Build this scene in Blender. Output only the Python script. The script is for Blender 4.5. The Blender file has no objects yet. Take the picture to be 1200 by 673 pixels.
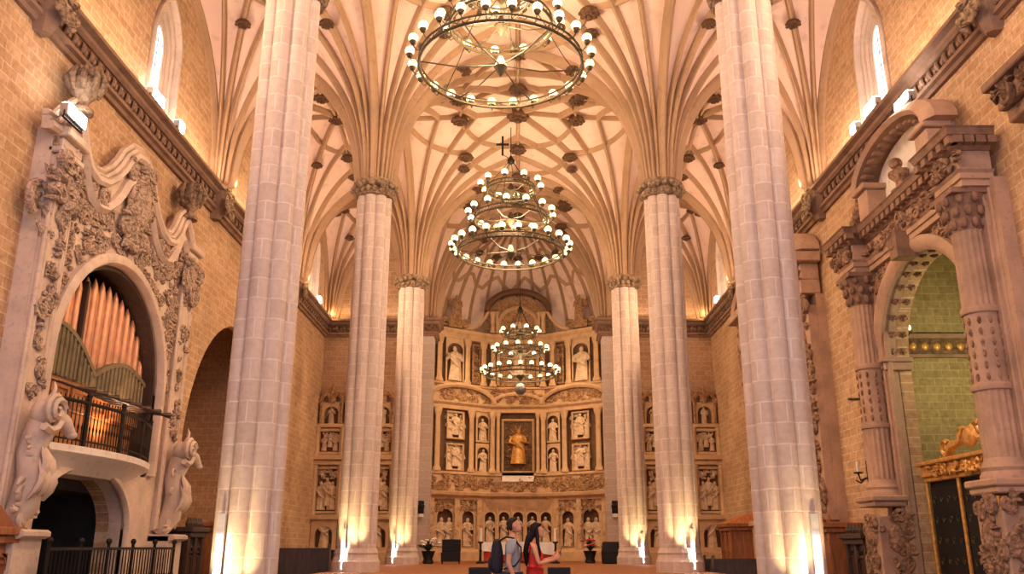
import bpy, bmesh, math, random
from mathutils import Vector, Matrix
from mathutils.geometry import tessellate_polygon

PI = math.pi
rnd = random.Random(7)
COL = bpy.context.scene.collection
E = 1.4                 # eye height; most heights below are given relative to the eye level
FL = -E                 # nave floor
PF = -0.75              # presbytery floor
XW = 10.6               # side walls
YE = 46.0               # end wall of the aisles
YC = [5.2, 16.5, 27.8, 38.8, 46.0]   # column rows


# ------------------------------------------------------------------ materials
def mat_base(name):
    m = bpy.data.materials.new(name)
    m.use_nodes = True
    nt = m.node_tree
    for n in list(nt.nodes):
        nt.nodes.remove(n)
    out = nt.nodes.new('ShaderNodeOutputMaterial')
    b = nt.nodes.new('ShaderNodeBsdfPrincipled')
    nt.links.new(b.outputs[0], out.inputs[0])
    return m, nt, b


def N(nt, typ, **kw):
    n = nt.nodes.new(typ)
    for k, v in kw.items():
        if k in n.inputs:
            n.inputs[k].default_value = v
        else:
            setattr(n, k, v)
    return n


def ramp(nt, src, stops):
    r = nt.nodes.new('ShaderNodeValToRGB')
    e = r.color_ramp.elements
    e[0].position, e[0].color = stops[0][0], (*stops[0][1], 1)
    e[1].position, e[1].color = stops[-1][0], (*stops[-1][1], 1)
    for p, c in stops[1:-1]:
        x = e.new(p)
        x.color = (*c, 1)
    nt.links.new(src, r.inputs[0])
    return r.outputs[0]


def mix(nt, a, b, f, mode='MIX'):
    m = nt.nodes.new('ShaderNodeMix')
    m.data_type = 'RGBA'
    m.blend_type = mode
    for s, v in ((m.inputs[6], a), (m.inputs[7], b), (m.inputs[0], f)):
        if hasattr(v, 'is_output'):
            nt.links.new(v, s)
        else:
            s.default_value = (*v, 1) if isinstance(v, (tuple, list)) else v
    return m.outputs[2]


def mul(c, k):
    return tuple(min(1, x * k) for x in c)


def stone(name, col, scale=1.5, var=.22, bump=.25, rough=.85, carve=0, spot=None):
    """plain worked stone with noise mottling; carve adds chiselled bump and recess shade painted into the colour"""
    m, nt, b = mat_base(name)
    tc = N(nt, 'ShaderNodeNewGeometry')
    n1 = N(nt, 'ShaderNodeTexNoise', Scale=scale, Detail=6.0)
    n2 = N(nt, 'ShaderNodeTexNoise', Scale=scale * 7, Detail=4.0)
    for n in (n1, n2):
        nt.links.new(tc.outputs['Position'], n.inputs['Vector'])
    c = ramp(nt, n1.outputs[0], [(.3, mul(col, 1 - var)), (.5, col), (.72, mul(col, 1 + var * .6))])
    c2 = mix(nt, c, mul(col, .72), N_thr(nt, n2.outputs[0], .55, .8))
    nt.links.new(c2, b.inputs['Base Color'])
    b.inputs['Roughness'].default_value = rough
    bp = N(nt, 'ShaderNodeBump', Strength=bump, Distance=.03)
    h = n2.outputs[0]
    if carve:
        v = N(nt, 'ShaderNodeTexVoronoi', Scale=carve)
        nt.links.new(tc.outputs['Position'], v.inputs['Vector'])
        ad = N(nt, 'ShaderNodeMath', operation='ADD')
        nt.links.new(v.outputs[0], ad.inputs[0])
        nt.links.new(n2.outputs[0], ad.inputs[1])
        h = ad.outputs[0]
        c2 = mix(nt, c2, ramp(nt, v.outputs[0], [(.0, (1.12, 1.1, 1.08)), (.45, (.95, .92, .9)), (.8, (.55, .48, .42))]), 1.0, 'MULTIPLY')  # recess shade painted in: colour darkens towards the cell edges
        nt.links.new(c2, b.inputs['Base Color'])
        bp.inputs['Distance'].default_value = .08
        bp.inputs['Strength'].default_value = max(bump, .6)
    nt.links.new(h, bp.inputs['Height'])
    nt.links.new(bp.outputs[0], b.inputs['Normal'])
    return m


def N_thr(nt, src, a, b_):
    r = N(nt, 'ShaderNodeMapRange')
    r.inputs['From Min'].default_value = a
    r.inputs['From Max'].default_value = b_
    nt.links.new(src, r.inputs['Value'])
    return r.outputs[0]


def ashlar(name, c1, c2, mortar, axes='yz', bw=.62, rh=.3, mort=.018, var=.25, bump=.5):
    """coursed stone blocks; axes picks which world axes run along / up the wall"""
    m, nt, b = mat_base(name)
    tc = N(nt, 'ShaderNodeTexCoord') if axes == 'cyl' else N(nt, 'ShaderNodeNewGeometry')
    src = tc.outputs['Object'] if axes == 'cyl' else tc.outputs['Position']
    sp = N(nt, 'ShaderNodeSeparateXYZ')
    nt.links.new(src, sp.inputs[0])
    cb = N(nt, 'ShaderNodeCombineXYZ')
    if axes == 'cyl':
        at = N(nt, 'ShaderNodeMath', operation='ARCTAN2')
        nt.links.new(sp.outputs[1], at.inputs[0])
        nt.links.new(sp.outputs[0], at.inputs[1])
        ml = N(nt, 'ShaderNodeMath', operation='MULTIPLY')
        ml.inputs[1].default_value = .6
        nt.links.new(at.outputs[0], ml.inputs[0])
        nt.links.new(ml.outputs[0], cb.inputs[0])
    else:
        nt.links.new(sp.outputs['xyz'.index(axes[0])], cb.inputs[0])
    nt.links.new(sp.outputs[2], cb.inputs[1])
    br = N(nt, 'ShaderNodeTexBrick')
    br.inputs['Color1'].default_value = (*c1, 1)
    br.inputs['Color2'].default_value = (*c2, 1)
    br.inputs['Mortar'].default_value = (*mortar, 1)
    br.inputs['Scale'].default_value = 1
    br.inputs['Mortar Size'].default_value = mort
    br.inputs['Mortar Smooth'].default_value = .3
    br.inputs['Brick Width'].default_value = bw
    br.inputs['Row Height'].default_value = rh
    nt.links.new(cb.outputs[0], br.inputs['Vector'])
    n1 = N(nt, 'ShaderNodeTexNoise', Scale=.45, Detail=6.0)
    n2 = N(nt, 'ShaderNodeTexNoise', Scale=9.0, Detail=4.0)
    for n in (n1, n2):
        nt.links.new(src, n.inputs['Vector'])
    shade = ramp(nt, n1.outputs[0], [(.3, (1 - var, 1 - var * 1.1, 1 - var * 1.2)), (.7, (1, 1, 1))])
    c = mix(nt, br.outputs[0], shade, 1.0, 'MULTIPLY')
    shade2 = ramp(nt, n2.outputs[0], [(.3, (.88, .86, .84)), (.65, (1, 1, 1))] if axes == 'cyl' else [(.3, (.70, .66, .62)), (.5, (.92, .9, .88)), (.65, (1, 1, 1))])
    c = mix(nt, c, shade2, 1.0, 'MULTIPLY')
    nt.links.new(c, b.inputs['Base Color'])
    b.inputs['Roughness'].default_value = .85
    bp = N(nt, 'ShaderNodeBump', Strength=bump, Distance=.03)
    ad = N(nt, 'ShaderNodeMath', operation='SUBTRACT')
    nt.links.new(n2.outputs[0], ad.inputs[0])
    nt.links.new(br.outputs['Fac'], ad.inputs[1])
    nt.links.new(ad.outputs[0], bp.inputs['Height'])
    nt.links.new(bp.outputs[0], b.inputs['Normal'])
    return m


def plain(name, col, rough=.6, metal=0.0, var=.12, scale=8.0):
    m, nt, b = mat_base(name)
    tc = N(nt, 'ShaderNodeNewGeometry')
    n1 = N(nt, 'ShaderNodeTexNoise', Scale=scale, Detail=4.0)
    nt.links.new(tc.outputs['Position'], n1.inputs['Vector'])
    c = ramp(nt, n1.outputs[0], [(.3, mul(col, 1 - var)), (.7, mul(col, 1 + var))])
    nt.links.new(c, b.inputs['Base Color'])
    b.inputs['Roughness'].default_value = rough
    if max(col) < .06:
        b.inputs['Specular IOR Level'].default_value = .2
    b.inputs['Metallic'].default_value = metal
    return m


def glow(name, col, strength):
    m, nt, b = mat_base(name)
    b.inputs['Base Color'].default_value = (*mul(col, .8), 1)
    b.inputs['Emission Color'].default_value = (*col, 1)
    b.inputs['Emission Strength'].default_value = strength
    return m


def wood(name, col, scale=3.0):
    m, nt, b = mat_base(name)
    tc = N(nt, 'ShaderNodeNewGeometry')
    mp = N(nt, 'ShaderNodeMapping')
    mp.inputs['Scale'].default_value = (6, 6, .7)
    nt.links.new(tc.outputs['Position'], mp.inputs[0])
    n1 = N(nt, 'ShaderNodeTexNoise', Scale=scale, Detail=5.0)
    nt.links.new(mp.outputs[0], n1.inputs['Vector'])
    c = ramp(nt, n1.outputs[0], [(.3, mul(col, .55)), (.7, mul(col, 1.2))])
    nt.links.new(c, b.inputs['Base Color'])
    b.inputs['Roughness'].default_value = .5
    return m


M = {}
#BRICKS
M['wall_yz'] = ashlar('wall ashlar side', (.70, .46, .27), (.56, .345, .185), (.80, .62, .43), 'yz', .52, .25, .014)
M['wall_xz'] = ashlar('wall ashlar end', (.64, .41, .24), (.53, .32, .18), (.72, .55, .38), 'xz', .55, .27, .014)
M['column'] = ashlar('column ashlar', (.63, .51, .44), (.54, .425, .36), (.70, .58, .51), 'cyl', .48, .40, .016, .10, .35)
M['vault'] = stone('vault plaster', (.80, .585, .48), .35, .10, .10)
M['rib'] = stone('rib stone', (.42, .265, .155), .8, .15, .2)
M['boss'] = stone('boss gilded wood', (.12, .058, .026), 4, .3, .4)
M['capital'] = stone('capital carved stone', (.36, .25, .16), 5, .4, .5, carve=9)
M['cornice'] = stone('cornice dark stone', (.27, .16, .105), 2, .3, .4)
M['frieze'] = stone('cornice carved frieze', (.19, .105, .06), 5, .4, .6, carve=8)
M['pale'] = stone('pale carved stone', (.66, .51, .40), 1.5, .2, .3)
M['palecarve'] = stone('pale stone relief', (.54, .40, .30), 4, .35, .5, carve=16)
M['tan'] = stone('tan renaissance stone', (.47, .30, .20), 1.5, .25, .3)
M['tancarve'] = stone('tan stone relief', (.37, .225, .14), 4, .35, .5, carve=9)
M['dent'] = stone('dentil stone', (.26, .15, .095), 4, .3, .4)
M['plaster'] = stone('white plaster', (.80, .72, .64), .8, .08, .1)
M['alab'] = stone('altarpiece alabaster', (.60, .39, .21), 2.5, .2, .3)
M['alabcarve'] = stone('altarpiece relief', (.47, .28, .14), 5, .35, .5, carve=11)
M['alabdark'] = stone('altarpiece shadowed niche stone', (.15, .075, .035), 3, .3, .4)  # recess shade between the columns is put into this darker stone colour
M['figure'] = stone('carved figures', (.66, .48, .31), 5, .3, .4)
M['painting'] = stone('dark devotional relief', (.20, .105, .045), 5, .4, .5, carve=7)
M['gold'] = plain('gilded carving', (.62, .33, .09), .4, .35, .3)
M['iron'] = plain('wrought iron', (.03, .025, .022), .5, .6)
M['bronze'] = plain('bronze ring', (.075, .055, .028), .5, .4, .3)
M['bulb'] = glow('lamp globe', (1.0, .82, .42), 2.1)
M['flood'] = glow('flood lens', (1.0, .93, .86), 40.0)
M['floodbody'] = plain('flood housing', (.45, .42, .40), .4, .4)
M['glass'] = glow('bright window glass', (.86, .95, 1.0), 1.6)
M['lead'] = plain('window lead', (.35, .36, .36), .6)
M['organwood'] = wood('organ case wood', (.42, .17, .055))
M['pipe'] = plain('organ pipe metal', (.62, .30, .16), .38, .35, .2, 3)
M['shade'] = stone('pipe shade olive', (.20, .155, .085), 3, .3, .3)
M['darkwood'] = wood('dark wood', (.06, .03, .018))
M['redwood'] = wood('red brown wood', (.34, .12, .04))
M['black'] = plain('black', (.012, .011, .012), .5)
M['dark'] = stone('shaded chapel stone', (.035, .028, .025), 2, .3, .3)  # gloom of the unlit recesses is put into this near-black colour
M['green_xz'] = ashlar('chapel ashlar end', (.44, .335, .16), (.36, .27, .125), (.54, .44, .25), 'xz', .5, .24, .014)
M['green'] = ashlar('chapel ashlar', (.33, .29, .15), (.27, .235, .12), (.42, .38, .22), 'yz', .5, .24, .014)
M['carpet'] = plain('presbytery orange brown floor', (.30, .115, .035), .8, 0, .2, 5)
M['floor'] = ashlar('nave floor slabs', (.34, .25, .19), (.28, .20, .15), (.2, .15, .1), 'xz', .8, .8, .01)
M['white'] = plain('white linen', (.82, .80, .76), .8, 0, .04)
M['red'] = plain('red cloth', (.52, .035, .02), .7, 0, .15)
M['wax'] = plain('candle wax', (.85, .80, .70), .5, 0, .03)
M['silver'] = plain('silver', (.25, .25, .25), .4, .7)


# ------------------------------------------------------------------ mesh builder
T0 = lambda x, y, z: (x, y, z + E)
TL = lambda u, w, v: (-XW + w, u, v + E)         # left wall: u = along the nave, w = out from the wall, v = up
TR = lambda u, w, v: (XW - w, u, v + E)
TPL = lambda u, w, v: TL(u, w, (v + 1.4) * .955 - 1.4)      # left portal: drawn in its own height units
def vmap(v):
    ks = ((-1.4, -1.4), (1.12, 1.3), (8.1, 7.55), (9.86, 8.8), (12.2, 10.7))
    for (a, b), (c, d) in zip(ks, ks[1:]):
        if v <= c:
            break
    return b + (v - a) * (d - b) / (c - a)
TPR = lambda u, w, v: TR(u, w, vmap(v))                       # right portal
def TF(y0, x0=0.0, sx=1):
    return lambda u, w, v: (x0 + sx * u, y0 - w, v + E)


class MB:
    def __init__(s, T=T0):
        s.T, s.v, s.f = T, [], []

    def add(s, vs, fs):
        b = len(s.v)
        s.v += [s.T(*p) for p in vs]
        s.f += [tuple(i + b for i in f) for f in fs]
        return s

    def box(s, x0, x1, y0, y1, z0, z1):
        return s.add([(x, y, z) for x in (x0, x1) for y in (y0, y1) for z in (z0, z1)],
                     [(0, 1, 3, 2), (4, 6, 7, 5), (0, 4, 5, 1), (2, 3, 7, 6), (0, 2, 6, 4), (1, 5, 7, 3)])

    def rings(s, rings, cap=True, closed=False):
        n = len(rings[0])
        vs = [p for r in rings for p in r]
        fs = []
        m = len(rings)
        for i in range(m if closed else m - 1):
            j = (i + 1) % m
            for k in range(n):
                l = (k + 1) % n
                fs.append((i * n + k, i * n + l, j * n + l, j * n + k))
        if cap and not closed:
            fs.append(tuple(range(n))[::-1])
            fs.append(tuple((m - 1) * n + k for k in range(n)))
        return s.add(vs, fs)

    def lathe(s, cx, cy, prof, n=20, sx=1.0, sy=1.0, fn=None, a0=0.0):
        rg = []
        for r, z in prof:
            rg.append([(cx + r * (fn(a) if fn else 1) * sx * math.cos(a + a0), cy + r * (fn(a) if fn else 1) * sy * math.sin(a + a0), z)
                       for a in (2 * PI * k / n for k in range(n))])
        return s.rings(rg)

    def tube(s, path, r, n=6, closed=False, flat=1.0):
        P = [Vector(p) for p in path]
        m = len(P)
        rr = r if isinstance(r, (list, tuple)) else [r] * m
        rg = []
        side = None
        for i in range(m):
            if closed:
                t = P[(i + 1) % m] - P[i - 1]
            else:
                t = P[min(i + 1, m - 1)] - P[max(i - 1, 0)]
            if t.length < 1e-9:
                t = Vector((0, 0, 1))
            t.normalize()
            if side is None:
                side = t.cross(Vector((0, 0, 1)))
                if side.length < .05:
                    side = t.cross(Vector((0, 1, 0)))
            side = (side - t * side.dot(t))
            if side.length < 1e-6:
                side = t.orthogonal()
            side.normalize()
            up = side.cross(t)
            rg.append([tuple(P[i] + side * (math.cos(a) * rr[i]) + up * (math.sin(a) * rr[i] * flat))
                       for a in (2 * PI * k / n + PI / n for k in range(n))])
        return s.rings(rg, closed=closed)

    def ball(s, c, r, n=8, m=6):
        rx, ry, rz = r if isinstance(r, (tuple, list)) else (r, r, r)
        rg = []
        for i in range(m + 1):
            b = -PI / 2 + PI * i / m
            k = max(math.cos(b), .05)
            rg.append([(c[0] + rx * k * math.cos(2 * PI * j / n), c[1] + ry * k * math.sin(2 * PI * j / n), c[2] + rz * math.sin(b)) for j in range(n)])
        return s.rings(rg)

    def plate(s, outer, holes, w0, w1):
        """flat slab in the (u,v) plane with holes, between outward depths w0 and w1"""
        loops = [outer] + list(holes)
        tris = tessellate_polygon([[Vector((p[0], p[1], 0)) for p in l] for l in loops])
        flat = [p for l in loops for p in l]
        n = len(flat)
        vs = [(p[0], w0, p[1]) for p in flat] + [(p[0], w1, p[1]) for p in flat]
        fs = []
        for t in tris:
            fs.append(tuple(t))
            fs.append(tuple(i + n for i in t)[::-1])
        b = 0
        for l in loops:
            m = len(l)
            for i in range(m):
                j = (i + 1) % m
                fs.append((b + i, b + j, n + b + j, n + b + i))
            b += m
        return s.add(vs, fs)

    def mould(s, path, prof, closed=False):
        """sweep profile [(d,w)..] (closed outline) along planar path [(u,v)..]; d is offset to the left of travel"""
        m = len(path)
        rg = []
        for i in range(m):
            p = Vector(path[i])
            a = Vector(path[i - 1]) if (closed or i > 0) else None
            c = Vector(path[(i + 1) % m]) if (closed or i < m - 1) else None
            d1 = (p - a).normalized() if a is not None else None
            d2 = (c - p).normalized() if c is not None else None
            if d1 is None: d1 = d2
            if d2 is None: d2 = d1
            n1 = Vector((-d1.y, d1.x)); n2 = Vector((-d2.y, d2.x))
            nn = n1 + n2
            nn = nn.normalized() if nn.length > 1e-6 else n1
            k = 1 / max(nn.dot(n1), .45)
            rg.append([(p.x + nn.x * d * k, w, p.y + nn.y * d * k) for d, w in prof])
        return s.rings(rg, closed=closed)

    def spiral(s, u, w, v, size, turns=1.4, sgn=1, a0=0.0, r=None, tail=0.0):
        r = r or size * .16
        pts, rr = [], []
        n = int(turns * 11)
        for i in range(n + 1):
            t = i / n
            q = size * (.12 + .88 * t)
            a = a0 + sgn * turns * 2 * PI * t
            pts.append((u + q * math.cos(a), w, v + q * math.sin(a)))
            rr.append(r * (.6 + .5 * t))
        if tail:
            a = a0 + sgn * turns * 2 * PI
            for k in (.5, 1.0):
                pts.append((u + size * math.cos(a) - sgn * tail * k * math.sin(a), w, v + size * math.sin(a) + sgn * tail * k * math.cos(a)))
                rr.append(r * (1 - .5 * k))
        return s.tube(pts, rr, 5)

    def leaf(s, u, w, v, L, a, wd=.35, bulge=.3):
        """curled leaf lying on the wall, pointing along angle a"""
        ca, sa = math.cos(a), math.sin(a)
        pts, rr = [], []
        for i in range(6):
            t = i / 5
            pts.append((u + ca * L * t, w + bulge * L * math.sin(PI * min(t * 1.1, 1)) * .8, v + sa * L * t))
            rr.append(max(L * wd * math.sin(PI * (.12 + .85 * t)) * .55, .006))
        return s.tube(pts, rr, 6, flat=.55)

    def build(s, name, mat, parent=None, smooth=False, bevel=0, loc=None):
        me = bpy.data.meshes.new(name)
        o = Vector((0, 0, 0))
        if parent is not None:
            o = world_loc(parent)
        elif loc is not None:
            o = Vector(loc)
        me.from_pydata([tuple(Vector(p) - o) for p in s.v], [], s.f)
        bm = bmesh.new()
        bm.from_mesh(me)
        bmesh.ops.recalc_face_normals(bm, faces=bm.faces)
        bm.to_mesh(me)
        bm.free()
        me.materials.append(M[mat] if isinstance(mat, str) else mat)
        if smooth:
            me.polygons.foreach_set('use_smooth', [True] * len(me.polygons))
            try:
                me.set_sharp_from_angle(angle=math.radians(smooth if smooth is not True else 50))
            except Exception:
                pass
        ob = bpy.data.objects.new(name, me)
        COL.objects.link(ob)
        if parent is not None:
            ob.parent = parent
        elif loc is not None:
            ob.location = o
        if bevel:
            md = ob.modifiers.new('bevel', 'BEVEL')
            md.width = bevel
            md.segments = 1
            md.limit_method = 'ANGLE'
        return ob


def world_loc(o):
    v = Vector(o.location)
    while o.parent is not None:
        o = o.parent
        v += Vector(o.location)
    return v


def tag(o, label=None, cat=None, group=None, kind=None):
    for k, v in (('label', label), ('category', cat), ('group', group), ('kind', kind)):
        if v:
            o[k] = v
    return o


def thing(name, loc, label, cat, group=None):
    """loc is eye-relative in z"""
    o = bpy.data.objects.new(name, None)
    o.empty_display_size = .2
    COL.objects.link(o)
    o.location = T0(*loc)
    return tag(o, label, cat, group)


def struct(name, loc=(0, 0, 0)):
    o = bpy.data.objects.new(name, None)
    COL.objects.link(o)
    o.location = T0(*loc)
    o['kind'] = 'structure'
    return o


def kids(o):
    return [c for c in bpy.data.objects if c.parent is o]


def copy_tree(o, parent=None):
    c = o.copy()
    COL.objects.link(c)
    if parent is not None:
        c.parent = parent
    for ch in kids(o):
        copy_tree(ch, c)
    return c


def arch(c, h, bottom, spring, rise=None, n=24, open_=False):
    """outline (u,v) of an arched opening, counter-clockwise from bottom right"""
    rise = h if rise is None else rise
    pts = [] if open_ else [(c - h, bottom), (c + h, bottom)]
    if open_:
        pts.append((c + h, bottom))
    for i in range(n + 1):
        a = PI * i / n
        pts.append((c + h * math.cos(a), spring + rise * math.sin(a)))
    if open_:
        pts.append((c - h, bottom))
    return pts


def rect(a, b, c, d):
    return [(a, c), (b, c), (b, d), (a, d)]


def bar(d0, d1, w0, w1):
    return [(d0, w0), (d1, w0), (d1, w1), (d0, w1)]


def ogee(d, w0, w1):
    """moulding profile: d total width, from w0 out to w1"""
    k = w1 - w0
    return [(0, w0), (d, w0), (d, w0 + k * .35), (d * .8, w0 + k * .45), (d * .72, w0 + k * .8), (d * .45, w1), (d * .25, w1), (d * .18, w0 + k * .6), (0, w0 + k * .5)]


def relief(mb, u0, u1, v0, v1, w, size, n, seed=0, inside=None, fat=1.0):
    """foliage scrolls scattered over a panel"""
    r = random.Random(seed)
    k = 0
    for _ in range(n * 6):
        if k >= n:
            break
        u, v = r.uniform(u0, u1), r.uniform(v0, v1)
        if inside and not inside(u, v):
            continue
        k += 1
        q = size * r.uniform(.55, 1.1)
        if r.random() < .5:
            mb.spiral(u, w + q * .12, v, q * .5, r.uniform(1.0, 1.5), r.choice((-1, 1)), r.uniform(0, 6.28), q * .13 * fat, q * .4)
        else:
            a = r.uniform(0, 6.28)
            for j in (-.7, 0, .7):
                mb.leaf(u, w, v, q * .8, a + j, .4 * fat, .3)
        if r.random() < .35:
            mb.ball((u + r.uniform(-q, q) * .5, w + q * .1, v + r.uniform(-q, q) * .5), q * .2, 6, 4)


def figure(mb, u, w, v, h, seed=0, bulk=1.0, sit=False):
    """robed carved saint standing on (u,w,v)"""
    r = random.Random(seed)
    ph = r.uniform(0, 6)
    fold = lambda a: 1 + .10 * math.sin(7 * a + ph) + .05 * math.sin(11 * a + 2 * ph)
    lean = r.uniform(-.04, .04) * h
    prof = [(.17, 0), (.165, .06), (.15, .25), (.135, .42), (.125, .55), (.15, .68), (.155, .77), (.11, .82), (.05, .85), (.045, .87)]
    rg = []
    for q, z in prof:
        rg.append([(u + lean * math.sin(z * 3) + q * h * bulk * fold(a) * math.cos(a), w + q * h * .75 * bulk * fold(a) * math.sin(a), v + z * h)
                   for a in (2 * PI * k / 18 for k in range(18))])
    mb.rings(rg)
    hx = u + lean * .6 + r.uniform(-.02, .02) * h
    mb.ball((hx, w + .03 * h, v + .92 * h), (.058 * h, .065 * h, .08 * h), 10, 7)
    for sgn in (-1, 1):
        e = r.uniform(.05, .12)
        hz = r.uniform(.48, .74)
        mb.tube([(u + sgn * .135 * h * bulk, w, v + .77 * h), (u + sgn * (.15 + e * .4) * h * bulk, w + .05 * h, v + .60 * h),
                 (u + sgn * e * h, w + .16 * h, v + hz * h)], [.05 * h, .045 * h, .028 * h], 7)
        mb.ball((u + sgn * e * h, w + .17 * h, v + hz * h), .03 * h, 6, 4)
    # mantle swag
    mb.tube([(u - .15 * h, w + .08 * h, v + .70 * h), (u, w + .15 * h, v + .50 * h), (u + .15 * h, w + .08 * h, v + .38 * h)], [.03 * h, .045 * h, .03 * h], 6)
# ------------------------------------------------------------------ floor
ob = MB().box(-XW, XW, -4, 46, FL - .3, FL).build('floor', 'floor'); ob['kind'] = 'structure'
mb = MB()
mb.box(-5.9, 5.9, 22.4, 46.0, FL, PF)
for i in range(3):
    mb.box(-5.9, 5.9, 22.4 - .38 * (i + 1), 22.4 - .38 * i, FL, PF - .163 * (i + 1))
mb.box(-4.75, 4.75, 46, 50.6, FL, PF)
ob = mb.build('floor', 'carpet'); ob['kind'] = 'structure'
ob.name = 'floor_presbytery'

# ------------------------------------------------------------------ side walls
ORG = (21.2, 2.9)       # organ arch centre / half width
WIN = [(22.75, .5, 1.05), (33.3, .46, 1.0), (42.6, .42, .9)]   # windows: centre, glass half width, splay half width
VW0, VW1 = 12.15, 14.45  # sill and spring of the windows

def win_outline(c, h, grow=0.0):
    n = 9
    pts = [(c - h, VW0 - grow), (c + h, VW0 - grow)]
    R = h * 2.0
    a1 = math.acos((R - h) / R)
    for i in range(n + 1):
        a = a1 * i / n
        pts.append((c + h - R + R * math.cos(a), VW1 + R * math.sin(a)))
    for i in range(1, n + 1):
        a = a1 * (1 - i / n)
        pts.append((c - h + R - R * math.cos(a), VW1 + R * math.sin(a)))
    return pts

def pm(pts, f):
    return [(u, f(v)) for u, v in pts]
LOW = (20.85, 2.3)       # low arch under the organ loft
OA = (21.1, 2.5, 5.25)  # right portal arch: centre, half width, spring
holesL = [pm(arch(ORG[0], ORG[1], 1.95, 4.35), lambda v: (v + 1.4) * .955 - 1.4), pm(arch(LOW[0], LOW[1], FL, .5, 1.4), lambda v: (v + 1.4) * .955 - 1.4), arch(31.8, 4.5, FL, 2.9, 5.0)]
holesR = [pm(arch(OA[0], OA[1], FL, OA[2]), vmap), arch(33.6, 2.6, FL, 4.6)]
for side, T, holes in (('left', TL, holesL), ('right', TR, holesR)):
    mb = MB(T)
    mb.plate(rect(-4, 46.6, FL, 18.6), holes + [win_outline(c, g) for c, h, g in WIN], -.36, 0)
    ob = mb.build('wall_' + side, 'wall_yz'); ob['kind'] = 'structure'
    # windows
    for k, (c, h, g) in enumerate(WIN):
        wn = 'window_%d' % (k + 1 + (3 if side == 'right' else 0))
        root = struct(wn, TL(c, -.6, VW0 - E) if side == 'left' else TR(c, -.6, VW0 - E))
        MB(T).plate(win_outline(c, g), [], -.36, -.31).build('glass', 'glass', root)
        mb = MB(T)
        for j in range(4):
            q0 = g - (g - h) * j / 4
            wd = -.02 - .075 * j
            path = win_outline(c, q0 - .06)
            mb.mould(path, [(0, wd - .3), (.13, wd - .3), (.13, wd - .06), (.08, wd + (.1 if j == 0 else .0)), (0, wd + (.1 if j == 0 else .0))], closed=True)
            mb.mould(win_outline(c, q0 - .15), [(-.05, wd - .3), (.09, wd - .3), (.09, wd - .12), (.02, wd - .06), (-.05, wd - .12)], closed=True)
        mb.mould(win_outline(c, h), [(0, -.34), (.1, -.34), (.1, -.27), (0, -.27)], closed=True)
        mb.plate(win_outline(c, g + .02), [win_outline(c, h + .04)], -.34, -.30)
        mb.build('window_frame', 'pale', root)
        mb = MB(T)
        for i in range(1, 7):
            v = VW0 + (VW1 + h * 1.3 - VW0) * i / 7
            mb.box(c - h, c + h, -.305, -.29, v - .015, v + .015)
        mb.box(c - .015, c + .015, -.305, -.29, VW0, VW1 + h * 1.4)
        mb.build('lead_bars', 'lead', root)

# rooms behind the openings
def chapel(name, T, u0, u1, v0, v1, w1, mat, hole, w0=-.36):
    root = struct(name, T((u0 + u1) / 2, (w0 + w1) / 2, v0 - E))
    side = {'wall_yz': 'wall_xz', 'green': 'green_xz'}.get(mat, mat)
    MB(T).box(u0 - .3, u1 + .3, w1 - .3, w1, v0, v1).build('back_wall', mat, root)
    MB(T).box(u0 - .3, u0, w1, w0, v0, v1).build('side_wall', side, root)
    MB(T).box(u1, u1 + .3, w1, w0, v0, v1).build('side_wall', side, root)
    MB(T).box(u0 - .3, u1 + .3, w1 - .3, w0, v1, v1 + .3).build('vault', mat, root)
    MB(T).box(u0 - .3, u1 + .3, w1 - .3, w0, v0 - .3, v0).build('floor_slab', mat, root)
    return root
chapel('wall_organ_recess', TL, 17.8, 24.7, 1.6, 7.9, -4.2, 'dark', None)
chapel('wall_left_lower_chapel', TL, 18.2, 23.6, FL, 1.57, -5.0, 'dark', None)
chapel('wall_left_chapel', TL, 27.0, 36.8, FL, 9.6, -4.5, 'wall_yz', None)
chapel('wall_right_chapel', TR, 17.4, 25.5, FL, 9.5, -5.6, 'green', None)
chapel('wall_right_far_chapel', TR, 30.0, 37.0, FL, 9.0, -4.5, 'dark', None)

# ------------------------------------------------------------------ end walls and apse
for side, sx in (('left', -1), ('right', 1)):
    mb = MB()
    a, b = sorted((sx * XW, sx * 4.75))
    mb.box(a, b, 46, 46.6, FL, 18.6)
    ob = mb.build('wall_end_' + side, 'wall_xz'); ob['kind'] = 'structure'
    # flat pier at the chancel corner
    a, b = sorted((sx * 4.6, sx * 5.35))
    ob = MB().box(a, b, 45.75, 46.7, PF, 11.4).build('wall_chancel_pier_' + side, 'column'); ob['kind'] = 'structure'
APS = [(-4.75, 46.2), (-4.75, 49.3), (-3.1, 50.7), (3.1, 50.7), (4.75, 49.3), (4.75, 46.2)]
mb = MB()
for (x0, y0), (x1, y1) in zip(APS, APS[1:]):
    d = Vector((x1 - x0, y1 - y0)).normalized()
    n = Vector((-d.y, d.x)) * .5
    mb.rings([[(x0 - d.x * .0, y0, z), (x1, y1, z), (x1 + n.x, y1 + n.y, z), (x0 + n.x, y0 + n.y, z)] for z in (FL, 13.2)])
ob = mb.build('wall_apse', 'wall_xz'); ob['kind'] = 'structure'

# ------------------------------------------------------------------ cornice round the church
def plan_mould(mb, path, prof):
    m = len(path)
    rg = []
    for i in range(m):
        p = Vector(path[i])
        d1 = (p - Vector(path[i - 1])).normalized() if i else None
        d2 = (Vector(path[i + 1]) - p).normalized() if i < m - 1 else None
        d1 = d1 or d2; d2 = d2 or d1
        n1 = Vector((d1.y, -d1.x)); n2 = Vector((d2.y, -d2.x))
        nn = (n1 + n2).normalized()
        k = 1 / max(nn.dot(n1), .4)
        rg.append([(p.x + nn.x * d * k, p.y + nn.y * d * k, z) for d, z in prof])
    mb.rings(rg)

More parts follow.
